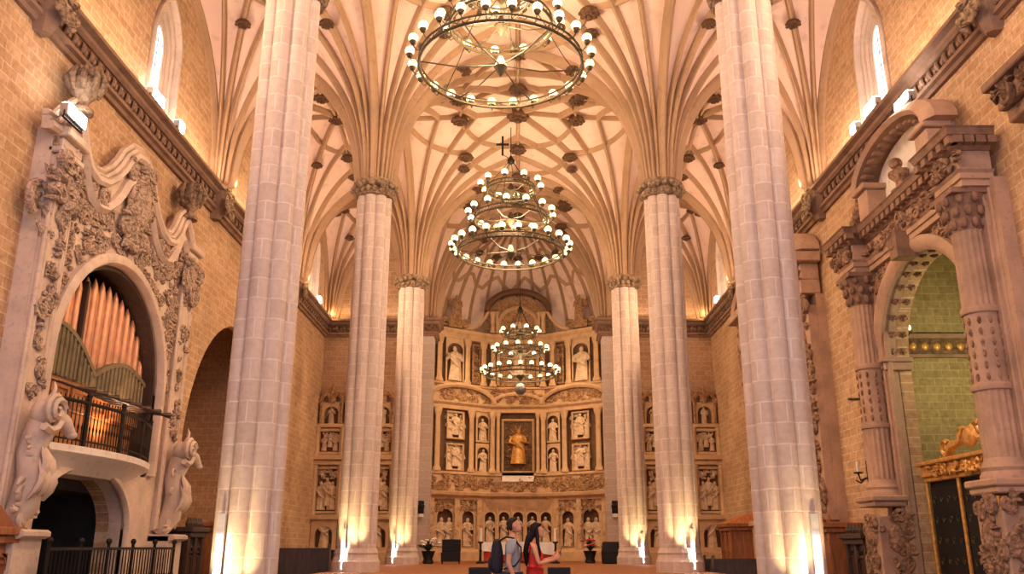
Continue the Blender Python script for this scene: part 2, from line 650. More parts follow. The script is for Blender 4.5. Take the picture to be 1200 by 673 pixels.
CPATH = [(-XW, -3.5), (-XW, 46), (-5.35, 46), (-5.35, 45.75), (-4.6, 45.75), (-4.6, 46.3), (-4.75, 49.3), (-3.1, 50.7),
         (3.1, 50.7), (4.75, 49.3), (4.6, 46.3), (4.6, 45.75), (5.35, 45.75), (5.35, 46), (XW, 46), (XW, -3.5)]
CB, CT = 11.12, 11.88
root = struct('trim_1')
mb = MB(); plan_mould(mb, CPATH, [(-.05, CB - .12), (.1, CB - .12), (.14, CB - .03), (.24, CB), (.24, CB + .1), (-.05, CB + .1)]); mb.build('lower_moulding', 'cornice', root)
mb = MB(); plan_mould(mb, CPATH, [(-.05, CB + .1), (.15, CB + .1), (.15, CT - .25), (-.05, CT - .25)]); mb.build('carved_frieze', 'frieze', root)
mb = MB(); plan_mould(mb, CPATH, [(-.05, CT - .25), (.2, CT - .25), (.28, CT - .18), (.3, CT - .1), (.45, CT - .04), (.45, CT + .06), (-.05, CT + .06)]); mb.build('upper_moulding', 'cornice', root)
mb = MB()
for sx, T in ((-1, TL), (1, TR)):
    mb.T = T
    for i in range(96):
        u = 8 + i * .4
        mb.leaf(u, .15, CB + .14, .36, 1.35, .5, .25)
        mb.ball((u + .2, .17, CB + .28), (.09, .06, .09), 6, 4)
for sx in (-1, 1):
    mb.T = TF(46, 0, sx)
    for i in range(13):
        mb.leaf(5.5 + i * .4, .15, CB + .14, .36, 1.35, .5, .25)
        mb.ball((5.7 + i * .4, .17, CB + .28), (.09, .06, .09), 6, 4)
mb.build('frieze_foliage', 'cornice', root)

# ------------------------------------------------------------------ vaults
SPR, RISE, RA = 12.15, 5.35, 4.7
def P(r):
    t = max(0.0, (r - .42) / RA)
    z = SPR + RISE * math.sqrt(max(0, 1 - (1 - min(t, 1)) ** 2))
    if t > .8:
        z += .16 * (r - .42 - .8 * RA)
    return z

def rib(mb, path, w, d):
    """ribs hang under the surface along a path of (x,y,z)"""
    m = len(path)
    Q = [Vector(p) for p in path]
    rg = []
    for i in range(m):
        t = (Q[min(i + 1, m - 1)] - Q[max(i - 1, 0)]).normalized()
        h = Vector((t.x, t.y, 0))
        if h.length < 1e-5:
            h = Vector((Q[-1].x - Q[0].x, Q[-1].y - Q[0].y, 0))
        h.normalize()
        s = Vector((-h.y, h.x, 0))
        dn = s.cross(t)
        if dn.z > 0:
            dn = -dn
        if abs(t.z) > .995:
            dn = h.copy()
        p = Q[i]
        rg.append([tuple(p + s * a + dn * b) for a, b in ((-w * .5, -.06), (-w * .5, d * .3), (-w * .34, d * .5), (-w * .3, d * .8), (-w * .16, d), (w * .16, d), (w * .3, d * .8), (w * .34, d * .5), (w * .5, d * .3), (w * .5, -.06))])
    mb.rings(rg)

def rad_path(o, tgt, r0=.34, n=16):
    ox, oy = o
    L = math.hypot(tgt[0] - ox, tgt[1] - oy)
    pts = []
    for i in range(n + 1):
        r = r0 + (L - r0) * (i / n) ** 1.6
        k = r / L
        pts.append((ox + (tgt[0] - ox) * k, oy + (tgt[1] - oy) * k, P(r)))
    return pts

def web_quad(mb, o, mx, my):
    """conoid from origin o out to the rectangle corner (mx,my)"""
    ox, oy = o
    a, b = mx - ox, my - oy
    dg = math.atan2(abs(b), abs(a))
    angs = [dg * i / 9 for i in range(10)] + [dg + (PI / 2 - dg) * i / 9 for i in range(1, 10)]
    nr = 18
    vs, fs = [], []
    for an in angs:
        c, s = math.cos(an), math.sin(an)
        rm = min(abs(a) / c if c > 1e-6 else 1e9, abs(b) / s if s > 1e-6 else 1e9)
        for i in range(nr + 1):
            r = .3 + (rm - .3) * (i / nr) ** 1.6
            vs.append((ox + math.copysign(r * c, a), oy + math.copysign(r * s, b), P(r)))
    for i in range(len(angs) - 1):
        for j in range(nr):
            q = i * (nr + 1) + j
            fs.append((q, q + 1, q + nr + 2, q + nr + 1))
    mb.add(vs, fs)

boss_mesh = None
def boss(parent, x, y, z, k=1.0):
    """carved gilded roof boss: rosette with a pendant bud"""
    global boss_mesh
    if boss_mesh is None:
        mb = MB(lambda x, y, z: (x, y, z))
        mb.lathe(0, 0, [(.05, .12), (.30, .10), (.34, .02), (.30, -.08), (.20, -.12), (.02, -.14)], 16)
        for i in range(8):
            a = 2 * PI * i / 8
            mb.ball((.30 * math.cos(a), .30 * math.sin(a), -.05), (.10, .10, .07), 7, 5)
            a += PI / 8
            mb.ball((.17 * math.cos(a), .17 * math.sin(a), -.14), (.075, .075, .06), 7, 5)
        mb.ball((0, 0, -.17), (.09, .09, .12), 8, 6)
        o = mb.build('carved_boss', 'boss', None, smooth=True)
        boss_mesh = o.data
        bpy.data.objects.remove(o)
    o = bpy.data.objects.new('carved_boss', boss_mesh)
    COL.objects.link(o)
    o.parent = parent
    o.location = Vector(T0(x, y, z)) - world_loc(parent)
    o.scale = (k, k, k)
    return o

def zat(x, y, org):
    r = min(math.hypot(x - a, y - b) for a, b in org)
    return P(r)

def curve_rib(root, pts, org, w, d):
    mb = MB()
    rib(mb, [(x, y, zat(x, y, org)) for x, y in pts], w, d)
    mb.build('rib', 'rib', root, smooth=40)

def bay(xa, xb, ya, yb, detail, arcade=False):
    cx, cy = (xa + xb) / 2, (ya + yb) / 2
    root = struct('ceiling', (cx, cy, SPR))
    org = [(x, y) for x in (xa, xb) for y in (ya, yb)]
    mb = MB()
    for o in org:
        web_quad(mb, o, cx, cy)
    mb.build('vault_web', 'vault', root, smooth=25)
    if not detail:
        return
    hx, hy = (xb - xa) / 2, (yb - ya) / 2
    nave = hx > 4
    for o in org:
        sx = 1 if o[0] < cx else -1
        sy = 1 if o[1] < cy else -1
        T_ = [((cx, cy), .22, .26)]
        if nave:
            T_ += [((cx, cy - sy * hy * .35), .2, .25), ((cx, cy - sy * hy * .68), .18, .23), ((cx - sx * hx * .36, cy), .2, .25), ((cx - sx * hx * .68, cy), .18, .23)]
        else:
            T_ += [((cx, cy - sy * hy * .38), .17, .22), ((cx, cy - sy * hy * .7), .17, .22), ((cx - sx * hx * .45, cy), .17, .22)]
        for tg, w, d in T_:
            m2 = MB(); rib(m2, rad_path(o, tg), w, d); m2.build('rib', 'rib', root, smooth=40)
        # half of the transverse arch at the near edge, longitudinal arch for the nave / wall rib for the aisles
        if o[1] == ya or yb > 45: m2 = MB(); rib(m2, rad_path(o, (cx, o[1])), .36, .34); m2.build('rib', 'rib', root, smooth=40) if (o[1] == ya or yb > 45) else None
        if nave or abs(o[0]) > 8:
            m2 = MB(); rib(m2, rad_path(o, (o[0], cy)), .34, .32); m2.build('rib', 'rib', root, smooth=40)
    # ridge ribs, and the curved liernes that make the flower
    curve_rib(root, [(cx, ya + (yb - ya) * i / 24) for i in range(25)], org, .18, .2)
    curve_rib(root, [(xa + (xb - xa) * i / 20, cy) for i in range(21)], org, .18, .2)
    B = [(cx, cy, 1.25 if nave else .9)]
    ex, ey = hx * .5, hy * .5
    if nave:
        for s in (-1, 1):
            for q in (-1, 1):
                # arcs bowing between the ridge bosses
                p0, p1 = Vector((cx + s * ex, cy)), Vector((cx, cy + q * ey))
                mid = Vector((cx + s * ex * .9, cy + q * ey * .9))
                pts = []
                for i in range(13):
                    t = i / 12
                    p = p0 * (1 - t) ** 2 + mid * 2 * t * (1 - t) + p1 * t ** 2
                    pts.append((p.x, p.y))
                curve_rib(root, pts, org, .17, .2)
                # outer arcs, from diagonal boss out to the arch crowns
                d0 = Vector((cx + s * ex * .95, cy + q * ey * .95))
                for e0 in (Vector((cx, cy + q * hy)), Vector((cx + s * hx, cy))):
                    m_ = (d0 + e0) / 2 + (d0 - Vector((cx, cy))) * .28
                    pts = [tuple(d0 * (1 - t) ** 2 + m_ * 2 * t * (1 - t) + e0 * t ** 2) for t in (i / 10 for i in range(11))]
                    curve_rib(root, pts, org, .16, .19)
                B.append((d0.x, d0.y, .95))
            B += [(cx + s * ex, cy, 1), (cx, cy + s * ey, 1), (cx + s * hx, cy, .95)]
            B += [(cx + s * ex, cy + hy * .62, .7), (cx + s * ex, cy - hy * .62, .7)]
        B += [(cx, yb, 1.0), (cx + ex * .8, yb, .8), (cx - ex * .8, yb, .8)]
    else:
        n = 20
        curve_rib(root, [(cx + ex * 1.0 * math.cos(2 * PI * i / n), cy + ey * .95 * math.sin(2 * PI * i / n)) for i in range(n + 1)], org, .16, .18)
        for s in (-1, 1):
            B += [(cx + s * ex, cy, .75), (cx, cy + s * ey, .85), (cx + s * hx * .5, cy + hy * .5, .7), (cx + s * hx * .5, cy - hy * .5, .7)]
        B += [(cx, yb, .85), (cx, cy + hy * .75, .7)]
    for x, y, k in B:
        boss(root, x, y, zat(x, y, org) - .26, k)

XS = [-XW, -5.0, 5.0, XW]
for j in range(4):
    for i in range(3):
        bay(XS[i], XS[i + 1], YC[j], YC[j + 1], j > 0)
# plain vault over the entrance bay behind the camera
for i in range(3):
    bay(XS[i], XS[i + 1], -6.1, YC[0], False)

# apse half dome
root = struct('ceiling', (0, 46, SPR))
def dome(a, t):
    """a: angle round the half circle, t: 0 at the wall, 1 at the crown"""
    r = math.cos(t * PI / 2)
    return (5.15 * r * math.cos(a), 46.0 + 5.3 * r * math.sin(a), 11.9 + 5.9 * math.sin(t * PI / 2))
vs, fs = [], []
na, ntt = 32, 14
for i in range(na + 1):
    for j in range(ntt + 1):
        vs.append(dome(PI * i / na, j / ntt))
for i in range(na):
    for j in range(ntt):
        q = i * (ntt + 1) + j
        fs.append((q, q + 1, q + ntt + 2, q + ntt + 1))
MB().add(vs, fs).build('vault_web', 'vault', root, smooth=True)
for i in range(15):
    a = PI * (i + .5) / 15
    m2 = MB(); rib(m2, [dome(a, t / 14) for t in range(14)], .17, .2); m2.build('rib', 'rib', root, smooth=40)
for i in range(7):
    a = PI * (i + .5) / 7
    x, y, z = dome(a, .62)
    boss(root, x, y, z - .2, .8)
for t in (.4, .62):
    m2 = MB(); rib(m2, [dome(PI * i / 30, t + .05 * math.sin(7 * PI * i / 30 * 2)) for i in range(31)], .14, .16); m2.build('rib', 'rib', root, smooth=40)

# ------------------------------------------------------------------ columns
def lobe(a):
    c = abs(math.cos(4 * a + .39))
    return .735 + .285 * c ** .42

def column(x, y, floor, where):
    root = thing('column', (x, y, floor), where, 'column', 'clustered stone nave columns')
    lf = lambda a: lobe(a)
    mb = MB()
    mb.lathe(x, y, [(.61, floor + .68), (.605, 4), (.6, 8), (.595, 11.6)], 112, fn=lf)
    mb.build('shaft', 'column', root, smooth=35)
    mb = MB()
    mb.lathe(x, y, [(.74, floor), (.74, floor + .3), (.70, floor + .36), (.66, floor + .5), (.68, floor + .56), (.65, floor + .62), (.62, floor + .7)], 16, a0=PI / 16)
    mb.build('base', 'column', root)
    mb = MB()
    mb.lathe(x, y, [(.6, 11.55), (.66, 11.58), (.66, 11.66), (.62, 11.7), (.66, 11.95), (.72, 12.02), (.74, 12.1), (.70, 12.16), (.5, 12.2)], 32)
    ring = mb.build('capital', 'capital', root, smooth=35)
    mb = MB()
    r = random.Random(int(x * 10 + y))
    for i in range(18):
        a = 2 * PI * i / 18
        for k, (q, z) in enumerate(((.66, 11.72), (.71, 11.95))):
            b = a + k * PI / 18
            mb.ball((x + q * math.cos(b), y + q * math.sin(b), z + r.uniform(-.03, .03)), (.10, .10, .12), 6, 5)
        if i % 3 == 0:
            mb.ball((x + .76 * math.cos(a), y + .76 * math.sin(a), 11.9), (.11, .11, .14), 8, 6)
    mb.build('foliage', 'capital', ring, smooth=True)
    mb = MB()
    mb.lathe(x, y, [(.52, 12.12), (.47, 12.3), (.42, 12.6), (.36, 13.1)], 64, fn=lf)
    mb.build('springing_block', 'rib', root, smooth=35)
    return root

for y, fl, nm in ((16.5, FL, 'nearest the camera'), (27.8, PF, 'second from the camera'), (38.8, PF, 'farthest from the camera, beside the altarpiece')):
    for x, sd in ((-5, 'left'), (5, 'right')):
        column(x, y, fl, 'tall clustered stone column on the %s of the nave, %s' % (sd, nm))
# ================================================================== LEFT: baroque organ portal
PC = 21.25
root = thing('carved_portal', TPL(PC, 0, FL - E), 'pale stone baroque portal with curling broken pediment framing the organ loft on the left wall', 'portal')
half = [(0, 10.6), (.4, 10.52), (.75, 10.2), (1.0, 9.8), (1.3, 9.45), (1.75, 9.1), (2.2, 9.0), (2.6, 9.1), (2.9, 9.45), (3.15, 9.95), (3.4, 10.15), (3.75, 9.8), (4.1, 9.35), (4.5, 9.3)]
top = [(PC + u, v) for u, v in half[::-1]] + [(PC - u, v) for u, v in half[1:]]
outer = [(PC - 3.95, FL), (PC + 4.3, FL), (PC + 4.3, 8.6)] + top[1:-1] + [(PC - 4.1, 8.6)]
ho = [arch(ORG[0], ORG[1] - .02, 1.95, 4.35), arch(LOW[0], LOW[1] - .02, FL + .01, .5, 1.4)]
MB(TPL).plate(outer, ho, -.02, .38).build('facade', 'pale', root)
# big rolled pediment mouldings
mb = MB(TPL)
mb.mould(top, [(-.02, .3), (.16, .3), (.18, .5), (.1, .58), (-.02, .56)])
mb.mould(top, [(-.14, .3), (-.02, .3), (-.02, .46), (-.08, .52), (-.14, .46)])
mb.mould(top, [(-.3, .3), (-.16, .3), (-.16, .42), (-.23, .47), (-.3, .42)])
mb.build('pediment_moulding', 'pale', root, smooth=40)
inner = [(PC + u * .93, v - .75) for u, v in half[::-1] if u < 4.0] + [(PC - u * .93, v - .75) for u, v in half[1:] if u < 4.0]
mb = MB(TPL)
mb.mould(inner, [(-.1, .3), (.1, .3), (.12, .5), (.02, .62), (-.1, .5)])
mb.build('inner_moulding', 'pale', root, smooth=40)
# arch ring
mb = MB(TPL)
mb.mould(arch(ORG[0], ORG[1] - .02, 2.0, 4.35, open_=True), [(.0, .3), (-.14, .3), (-.3, .36), (-.3, .52), (-.18, .58), (-.06, .56), (0, .46)])
mb.mould(arch(LOW[0], LOW[1] - .02, FL, .5, 1.4, open_=True), [(0, .3), (-.22, .3), (-.22, .45), (-.05, .5), (0, .44)])
mb.build('arch_moulding', 'pale', root, smooth=40)
for s, nm in ((-1, 'near'), (1, 'far')):
    c = PC + (3.95 if s > 0 else -3.6)
    # pedestal, pilaster strips
    mb = MB(TPL)
    mb.box(c - .5, c + .5, .3, .95, FL, .35)
    mb.box(c - .58, c + .58, .3, 1.05, FL, FL + .3)
    mb.mould([(c + .5, .35), (c - .5, .35)], [(-.05, .3), (-.05, 1.05), (.0, 1.12), (.08, 1.12), (.14, 1.02), (.14, .3)])
    mb.build('pedestal', 'pale', root)
    mb = MB(TPL)
    mb.box(c - .42, c + .42, .3, .5, .5, 8.7)
    for q in (-.42, -.3, .32, .42):
        mb.tube([(c + q, .5, .55), (c + q, .5, 8.7)], .05, 8)
    pil = mb.build('pilaster', 'pale', root)
    mb = MB(TPL)
    relief(mb, c - .22, c + .22, 3.2, 8.5, .5, .36, 34, 3 + s, fat=1.3)
    mb.build('carved_relief', 'palecarve', root, smooth=True)
    mb = MB(TPL)
    mb.box(c - .5, c + .5, .3, .62, 8.75, 8.9)
    mb.box(c - .42, c + .42, .3, .58, 8.9, 9.15)
    mb.box(c - .5, c + .5, .3, .72, 9.15, 9.38)
    mb.build('entablature_block', 'pale', root, bevel=.03)
    # capital foliage
    mb = MB(TPL)
    relief(mb, c - .5, c + .5, 7.4, 8.7, .55, .5, 20, 11 + s, fat=1.6)
    mb.build('capital', 'palecarve', root, smooth=True)
    # scroll console with a horned head below the balcony
    mb = MB(TPL)
    mb.tube([(c, .45, .45), (c, .75, .9), (c, .8, 1.5), (c, .7, 2.0), (c, .9, 2.6)], [.24, .3, .26, .26, .3], 10)
    mb.spiral(c - .12, 1.12, 2.85, .46, 1.7, -1, 2.2, .085)
    mb.spiral(c - .12, 1.22, 2.85, .26, 1.3, -1, 2.2, .07)
    mb.ball((c + .02, .85, 2.82), (.3, .24, .3), 12, 8)
    mb.tube([(c + .1, .95, 2.85), (c + .38, 1.1, 2.66), (c + .6, 1.18, 2.42)], [.2, .17, .1], 9)
    mb.ball((c + .6, 1.18, 2.42), (.14, .12, .1), 8, 6)
    mb.leaf(c - .1, .95, 3.1, .45, 1.2, .35, .2)
    for k in range(5):
        mb.leaf(c + (k - 2) * .14, .95, 1.0 + .25 * (k % 2), .9, PI / 2 + (k - 2) * .12, .3, .25)
    relief(mb, c - .4, c + .4, .6, 2.3, .78, .3, 20, 21 + s, fat=1.4)
    mb.build('scroll_console', 'pale', root, smooth=True)
    # urn finial over the inner peak
    uu = PC + s * 3.38
    mb = MB(TPL)
    mb.lathe(uu, .5, [(.26, 10.1), (.26, 10.2), (.12, 10.3), (.14, 10.42), (.3, 10.62), (.34, 10.9), (.28, 11.0), (.33, 11.06), (.2, 11.25), (.08, 11.36)], 16)
    for k in range(10):
        a = 2 * PI * k / 10
        mb.ball((uu + .3 * math.cos(a), .5 + .3 * math.sin(a), 10.85), (.08, .08, .15), 6, 5)
        mb.ball((uu + .2 * math.cos(a + .3), .5 + .2 * math.sin(a + .3), 11.22), (.07, .07, .11), 6, 5)
    for k in range(9):
        a = 2 * PI * k / 9
        mb.tube([(uu + .3 * math.cos(a), .5 + .3 * math.sin(a), 10.62), (uu + .42 * math.cos(a), .5 + .42 * math.sin(a), 10.95), (uu + .30 * math.cos(a), .5 + .30 * math.sin(a), 11.3)], [.05, .08, .03], 6)
    mb.build('urn', 'capital', root, smooth=True)
    # outer volute wing
    mb = MB(TPL)
    mb.spiral(c + s * .5, .3, 7.6, .45, 1.5, -s, 1.2, .1)
    for k in range(4):
        mb.leaf(c + s * .3, .35, 6.6 + k * .45, .55, PI / 2 - s * .6, .35, .3)
    mb.build('side_volute', 'palecarve', root, smooth=True)
# spandrel carving, garlands, cartouche
mb = MB(TPL)
def insp(u, v):
    d = math.hypot(u - ORG[0], max(v - 4.35, 0))
    return d > ORG[1] + .32 and abs(u - PC) < 3.5
relief(mb, PC - 3.5, PC + 3.5, 4.6, 8.4, .38, .34, 260, 5, insp, 1.15)
mb.build('spandrel_relief', 'palecarve', root, smooth=True)
for s in (-1, 1):
    mb = MB(TPL)
    relief(mb, PC + s * 2.2 - .75, PC + s * 2.2 + .75, 8.0, 8.75, .4, .36, 34, 41 + s, fat=1.4)
    relief(mb, PC + s * 3.6 - .35, PC + s * 3.6 + .35, 8.1, 9.4, .4, .36, 28, 51 + s, fat=1.4)
    mb.build('garland', 'palecarve', root, smooth=True)
mb = MB(TPL)
mb.ball((PC, .5, 9.1), (.5, .3, .75), 12, 8)
relief(mb, PC - .62, PC + .62, 7.9, 10.3, .5, .42, 100, 77, fat=1.6)
mb.build('cartouche', 'palecarve', root, smooth=True)

# ------------------------------------------------------------------ balcony
root = thing('organ_balcony', TPL(ORG[0], .4, 1.75 - E), 'curved pale balcony with dark iron railing below the organ pipes', 'balcony')
def bow(u):                         # outward swell of the balcony edge
    t = (u - ORG[0]) / 3.0
    return .42 + .55 * (1 - t * t)
us = [ORG[0] - 2.95 + 5.9 * i / 28 for i in range(29)]
mb = MB(TPL)
rg = []
for u in us:
    b = bow(u)
    rg.append([(u, -.9, 1.72), (u, b * .45, 1.72), (u, b - .22, 2.0), (u, b - .06, 2.1), (u, b, 2.16), (u, b, 2.32), (u, -.9, 2.32)])
mb.rings(rg)
mb.build('slab', 'plaster', root, smooth=30)
mb = MB(TPL)
mb.tube([(u, bow(u) - .1, 3.36) for u in us], .045, 6)
mb.build('handrail', 'iron', root)
mb = MB(TPL)
mb.tube([(u, bow(u) - .1, 2.46) for u in us], .025, 5)
mb.build('lower_rail', 'iron', root)
mb = MB(lambda x, y, z: (x, y, z))
mb.tube([(0, 0, 0), (0, 0, .35), (0, 0, .42), (0, 0, .5), (0, 0, 1.1)], [.013, .013, .026, .013, .013], 5)
proto = mb.build('baluster', 'iron', None, smooth=True)
bmsh = proto.data
bpy.data.objects.remove(proto)
for i in range(46):
    u = ORG[0] - 2.9 + 5.8 * i / 45
    o = bpy.data.objects.new('baluster', bmsh); COL.objects.link(o)
    o.parent = root
    o.location = Vector(TPL(u, bow(u) - .1, 2.32)) - world_loc(root)
for u in (ORG[0] - 2.9, ORG[0] - 1.5, ORG[0], ORG[0] + 1.5, ORG[0] + 2.9):
    mb = MB(TPL); mb.tube([(u, bow(u) - .1, 2.32), (u, bow(u) - .1, 3.5)], .055, 8); mb.ball((u, bow(u) - .1, 3.54), .07, 8, 6)
    mb.build('post', 'iron', root)

# ------------------------------------------------------------------ organ
TPO = lambda u, w, v: TPL(u, w + .62, v)
root = thing('pipe_organ', TPO(ORG[0], -.8, 1.95 - E), 'organ with tall orange-lit pipes behind the arch of the left portal', 'organ')
mb = MB(TPO)
mb.box(ORG[0] - 2.85, ORG[0] + 2.85, -2.2, -.75, 2.32, 3.3)
mb.box(ORG[0] - 2.88, ORG[0] + 2.88, -2.2, -.68, 3.3, 3.9)
mb.box(ORG[0] - 2.88, ORG[0] + 2.88, -2.2, -.60, 3.9, 4.02)
mb.build('case', 'organwood', root, bevel=.02)
for k in range(6):
    u = ORG[0] - 2.4 + k * .96
    mb = MB(TPO)
    mb.mould(rect(u - .38, u + .38, 3.4, 3.82), bar(-.03, .05, -.72, -.62), closed=True)
    mb.box(u - .36, u + .36, -.72, -.67, 3.42, 3.8)
    mb.build('panel', 'organwood', root)
# display pipes, tips follow the arch
np_ = 30
for k in range(np_):
    u = ORG[0] - 2.72 + 5.6 * k / (np_ - 1)
    t = (u - ORG[0] - .08) / 2.95
    if k == 9:
        continue
    tip = 4.45 + 2.35 * math.sqrt(max(0.02, 1 - t * t)) - .14 * (k % 2)
    mb = MB(TPO)
    w = -.72 - .06 * (k % 2)
    r = .1
    mb.lathe(u, w, [(.04, 4.02), (r, 4.7), (r, tip - .22), (r * .75, tip - .08), (.012, tip + .1)], 12)
    mb.build('pipe', 'pipe', root, smooth=40)
mb = MB(TPO)
mb.box(ORG[0] - 1.03, ORG[0] - .93, -.8, -.55, 4.0, 6.6)
mb.build('post', 'darkwood', root)
mb = MB(TPO)
mb.mould(arch(ORG[0], ORG[1] - .03, 1.95, 4.35, open_=True), [(0, -1.1), (.1, -1.1), (.1, -.3), (0, -.3)])
mb.build('arch_surround', 'darkwood', root, smooth=40)
# pipe shades with bowed tops
for (a, b, r1, r2, c) in ((-2.85, -.1, 5.2, 4.3, .4), (-.1, 2.85, 4.35, 4.55, .45)):
    n = 16
    path = [(ORG[0] + a + (b - a) * i / n, r1 + (r2 - r1) * i / n + c * math.sin(PI * i / n)) for i in range(n + 1)]
    mb = MB(TPO)
    mb.plate([(ORG[0] + a, 4.0), (ORG[0] + b, 4.0)] + path[::-1], [], -.62, -.56)
    for i in range(1, 14):
        u = ORG[0] + a + (b - a) * i / 14
        h = path[min(n, round(i / 14 * n))][1]
        mb.tube([(u, -.55, 4.02), (u, -.55, h - .05)], .05, 6)
    mb.mould(path, bar(-.06, .05, -.66, -.5))
    mb.build('pipe_shade', 'shade', root)
# horizontal trumpets
for i in range(8):
    t = i / 7
    u0 = ORG[0] - 1.6 + 2.6 * t
    L = .55 + .55 * t
    z0 = 3.78 - .02 * i
    pts = [(u0, -.62, 3.9), (u0 + .2, -.3, z0), (u0 + .5 + .5 * t, -.62 + L * .9, z0), (u0 + .62 + .6 * t, -.62 + L, z0)]
    mb = MB(TPO)
    mb.tube(pts, [.02, .03, .05, .085], 10)
    mb.build('trumpet_pipe', 'darkwood', root, smooth=True)

# ------------------------------------------------------------------ grille in front of the lower chapel
def railing(name, T, u0, u1, w, v0, v1, n, label, cat, mat='iron', spear=True):
    root = thing(name, T((u0 + u1) / 2, w, v0 - E), label, cat)
    mb = MB(T); mb.box(u0, u1, w - .03, w + .03, v1 - .06, v1); mb.build('top_rail', mat, root)
    mb = MB(T); mb.box(u0, u1, w - .025, w + .025, v0 + .1, v0 + .15); mb.build('bottom_rail', mat, root)
    for i in range(n + 1):
        u = u0 + (u1 - u0) * i / n
        big = i % 8 == 0
        mb = MB(T)
        mb.tube([(u, w, v0), (u, w, (v0 + v1) / 2 - .06), (u, w, (v0 + v1) / 2), (u, w, (v0 + v1) / 2 + .06), (u, w, v1 + (.1 if big else 0))], [.04 if big else .016] * 2 + [.06 if big else .03] + [.04 if big else .016] * 2, 6)
        if big:
            mb.ball((u, w, v1 + .13), .07, 8, 6)
        mb.build('post' if big else 'bar', mat, root)
    return root
railing('iron_grille', TL, 17.9, 24.4, 1.25, FL, -.02, 40, 'low dark iron grille closing the arch below the organ balcony', 'railing')

# ================================================================== RIGHT: renaissance portal
PR = 20.95
root = thing('carved_portal', TPR(PR, 0, FL - E), 'brown stone renaissance portal with dentilled entablature and tall columns on the right wall', 'portal')
MB(TPR).plate(rect(PR - 3.8, PR + 3.8, FL, 8.3), [arch(OA[0], OA[1], FL + .01, OA[2])], -.02, .3).build('facade', 'tan', root)
mb = MB(TPR)
mb.mould(arch(OA[0], OA[1], OA[2] - .3, OA[2], open_=True), [(0, .2), (-.16, .24), (-.42, .28), (-.42, .48), (-.28, .52), (-.12, .5), (0, .4)])
mb.build('arch_moulding', 'tan', root, smooth=40)
